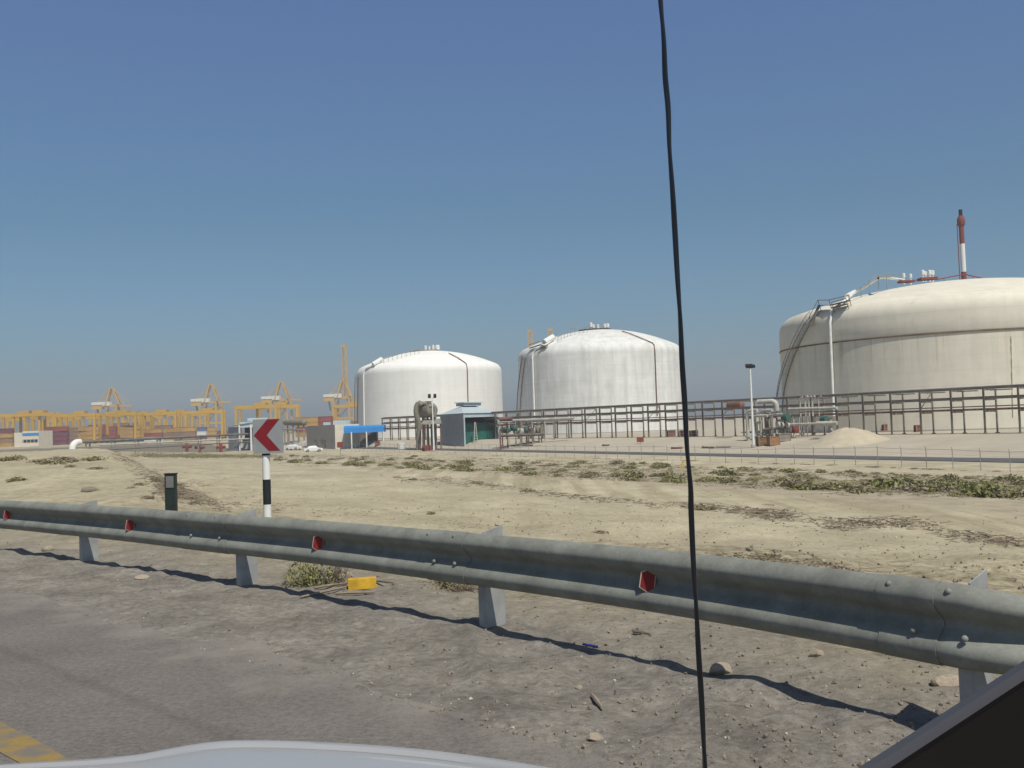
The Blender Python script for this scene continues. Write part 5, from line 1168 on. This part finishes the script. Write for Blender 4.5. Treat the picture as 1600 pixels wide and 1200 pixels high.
def gravel(name, n, area, s0, s1, m, seed):
    r = random.Random(seed); mb = MB()
    base = [(-1, -.2, -.6), (.9, -.3, -.7), (.2, -.3, 1), (-.7, .5, .5), (.7, .6, .3), (0, .7, -.7), (-.2, -.75, .1)]
    k = 0
    while k < n:
        px, py = area(r); p = ground_at(px, py)
        if p.length > 140: continue
        s = r.uniform(s0, s1) ** 1.0 * (.6 + .4 * r.random()); q = Quaternion((r.gauss(0, 1), r.gauss(0, 1), r.gauss(0, 1), r.gauss(0, 1))).normalized()
        vs = [p + (q @ Vector((a * s * r.uniform(.7, 1.2), b_ * s * r.uniform(.7, 1.2), c * s))) + Vector((0, 0, s * .25)) for a, b_, c in base]
        mb.add(vs, ((0, 1, 6), (1, 2, 6), (2, 0, 6), (0, 3, 5), (3, 2, 4), (4, 1, 5), (0, 2, 3), (1, 4, 2), (0, 5, 1), (3, 4, 5))); k += 1
    return kind(mb.build(name, m), 'stuff')
def area_sh(r):
    while True:
        px, py = r.uniform(-20, 1620), r.uniform(840, 1200)
        p = on_plane(px, py, 0); n_ = .70 * p.x + .715 * p.y
        if 3.3 < n_ < 6.5 and r.random() < (.35 + .65 * (max(px, 0) / 1600) ** 1.5): return px, py
def area_bank(r):
    px = r.uniform(600, 1620); yb = np.interp(px, [600, 1100, 1620], [815, 865, 925]); yt = np.interp(px, [600, 1100, 1620], [790, 800, 855]); return px, r.uniform(yt, yb)
def area_rd(r):
    while True:
        px, py = r.uniform(0, 1100), r.uniform(920, 1190)
        p = on_plane(px, py, 0); n_ = .70 * p.x + .715 * p.y
        if 2.2 < n_ < 3.7 and r.random() < ((n_ - 2.0) / 1.7) ** 3: return px, py
gravel('gravel', 1300, area_sh, .004, .018, M['gravel'], 1)
gravel('gravel', 60, area_sh, .004, .013, M['gravel_pale'], 2)
gravel('gravel', 420, area_bank, .012, .06, M['gravel'], 3)
def area_field(r): px = r.uniform(330, 1620); return px, r.uniform(float(np.interp(px, [330, 1000, 1600], [722, 760, 785])), float(np.interp(px, [330, 1000, 1600], [795, 845, 900])))
gravel('gravel', 450, area_field, .015, .08, M['gravel'], 5)
gravel('gravel', 90, area_field, .03, .09, M['gravel_pale'], 6)
gravel('gravel', 60, area_rd, .003, .010, M['gravel_pale'], 4)

# ------------------------------------------------------------------ the car the photo is taken from, and the cord
car = thing('silver_car', 'silver car bonnet and dark pillar corner at the bottom edge of the view', 'car', tuple(road_pt(.4, .4)))
def cp(a, n, z): return road_pt(a, n, z)
# bonnet edge traced in plan: (forward, right) pairs with height
edge_px = [(-200, 1216), (0, 1199), (190, 1189), (262, 1174), (330, 1161), (400, 1159), (500, 1162), (600, 1168), (720, 1180), (870, 1203), (1000, 1232), (1150, 1275)]
def ez_(px): return float(np.interp(px, [-200, 190, 330, 870, 1150], [.90, .96, 1.0, 1.02, 1.03]))
outer = [on_plane(px, py, ez_(px)) for px, py in edge_px]
dens_ = []
for a, b_ in zip(outer, outer[1:]): dens_ += [a.lerp(b_, k / 6) for k in range(6)]
dens_.append(outer[-1]); outer = [sum((dens_[max(0, min(len(dens_) - 1, i + j))] for j in (-3, -2, -1, 0, 1, 2, 3)), Vector()) / 7 for i in range(len(dens_))]
cen = cp(.35, .25, 1.07)
def shell(rows, name, m):
    vs, fs = [], []; n_ = len(outer)
    for (f, dz) in rows:
        for p in outer: q = p.lerp(cen, f); vs.append((q.x, q.y, p.z + (cen.z - p.z) * max(f, 0) ** .6 * .8 + dz))
    for i in range(len(rows) - 1):
        for k in range(n_ - 1): fs.append((i * n_ + k, i * n_ + k + 1, (i + 1) * n_ + k + 1, (i + 1) * n_ + k))
    return MB().add(vs, fs).build(name, m, car, world=True, smooth=True)
shell([(-.10, -.75), (-.08, -.35), (-.055, -.16), (-.03, -.075), (-.012, -.022), (0, 0), (.012, .004), (.026, .003), (.033, -.003), (.036, -.02)], 'fender', M['car_paint'])
shell([(.049, -.022), (.053, -.004), (.060, .003), (.085, .006), (.15, .008), (.3, .010), (.5, .012), (.75, .012), (.98, .010)], 'bonnet', M['car_paint'])
shell([(.020, -.022), (.060, -.022)], 'bonnet_gap', M['rubber'])
# pillar with trim and the dark dashboard corner below it
q0, q1 = at_depth(1300, 1232, .78), at_depth(1640, 1012, .86)
dl = (q1 - q0).normalized()
q0 = q0 - dl * .25; q1 = q1 + dl * .35
dn_ = Vector((.35, -.25, -.9)); dn_ = (dn_ - dl * dn_.dot(dl)).normalized(); n3 = dl.cross(dn_).normalized()
def plank(o0, o1, th, name, m, extra=0):
    vs = [q0 + dn_ * o0, q1 + dn_ * o0, q1 + dn_ * o1, q0 + dn_ * o1]; vs = [v + n3 * th / 2 for v in vs] + [v - n3 * th / 2 for v in vs]
    return MB().add(vs, ((0, 1, 2, 3), (7, 6, 5, 4), (0, 4, 5, 1), (1, 5, 6, 2), (2, 6, 7, 3), (3, 7, 4, 0))).build(name, m, car, world=True)
plank(0, .008, .02, 'pillar_seal', M['car_seal']); plank(.0082, .40, .05, 'pillar', M['car_dark'])

cpts = [(1028, -70), (1032, 0), (1037, 60), (1039.5, 120), (1044, 170), (1046, 230), (1051, 300), (1054.5, 360), (1059, 440), (1063, 500), (1066, 570), (1070, 630), (1073.5, 700), (1079, 760), (1080, 800), (1083.5, 880), (1088, 950), (1091.5, 1020), (1096, 1090), (1099, 1150), (1101.5, 1200), (1104, 1270)]
pts = [at_depth(x, y, .72) for x, y in cpts]; fine = []
for i in range(len(pts) - 1):
    p0, p1, p2, p3 = pts[max(i - 1, 0)], pts[i], pts[i + 1], pts[min(i + 2, len(pts) - 1)]
    for k in range(8):
        t = k / 8; fine.append(.5 * ((2 * p1) + (p2 - p0) * t + (2 * p0 - 5 * p1 + 4 * p2 - p3) * t * t + (3 * p1 - p0 - 3 * p2 + p3) * t ** 3))
fine.append(pts[-1]); mb = MB()
for ph in (0, math.pi):
    mb.tube([p + (rgt * math.cos(i * .11 + ph) + fwd * math.sin(i * .11 + ph)) * .0006 for i, p in enumerate(fine)], .00150, 8)
tag(mb.build('black_cord', M['cable'], None, smooth=True), 'thin twisted black cord hanging straight down close to the camera', 'cord')
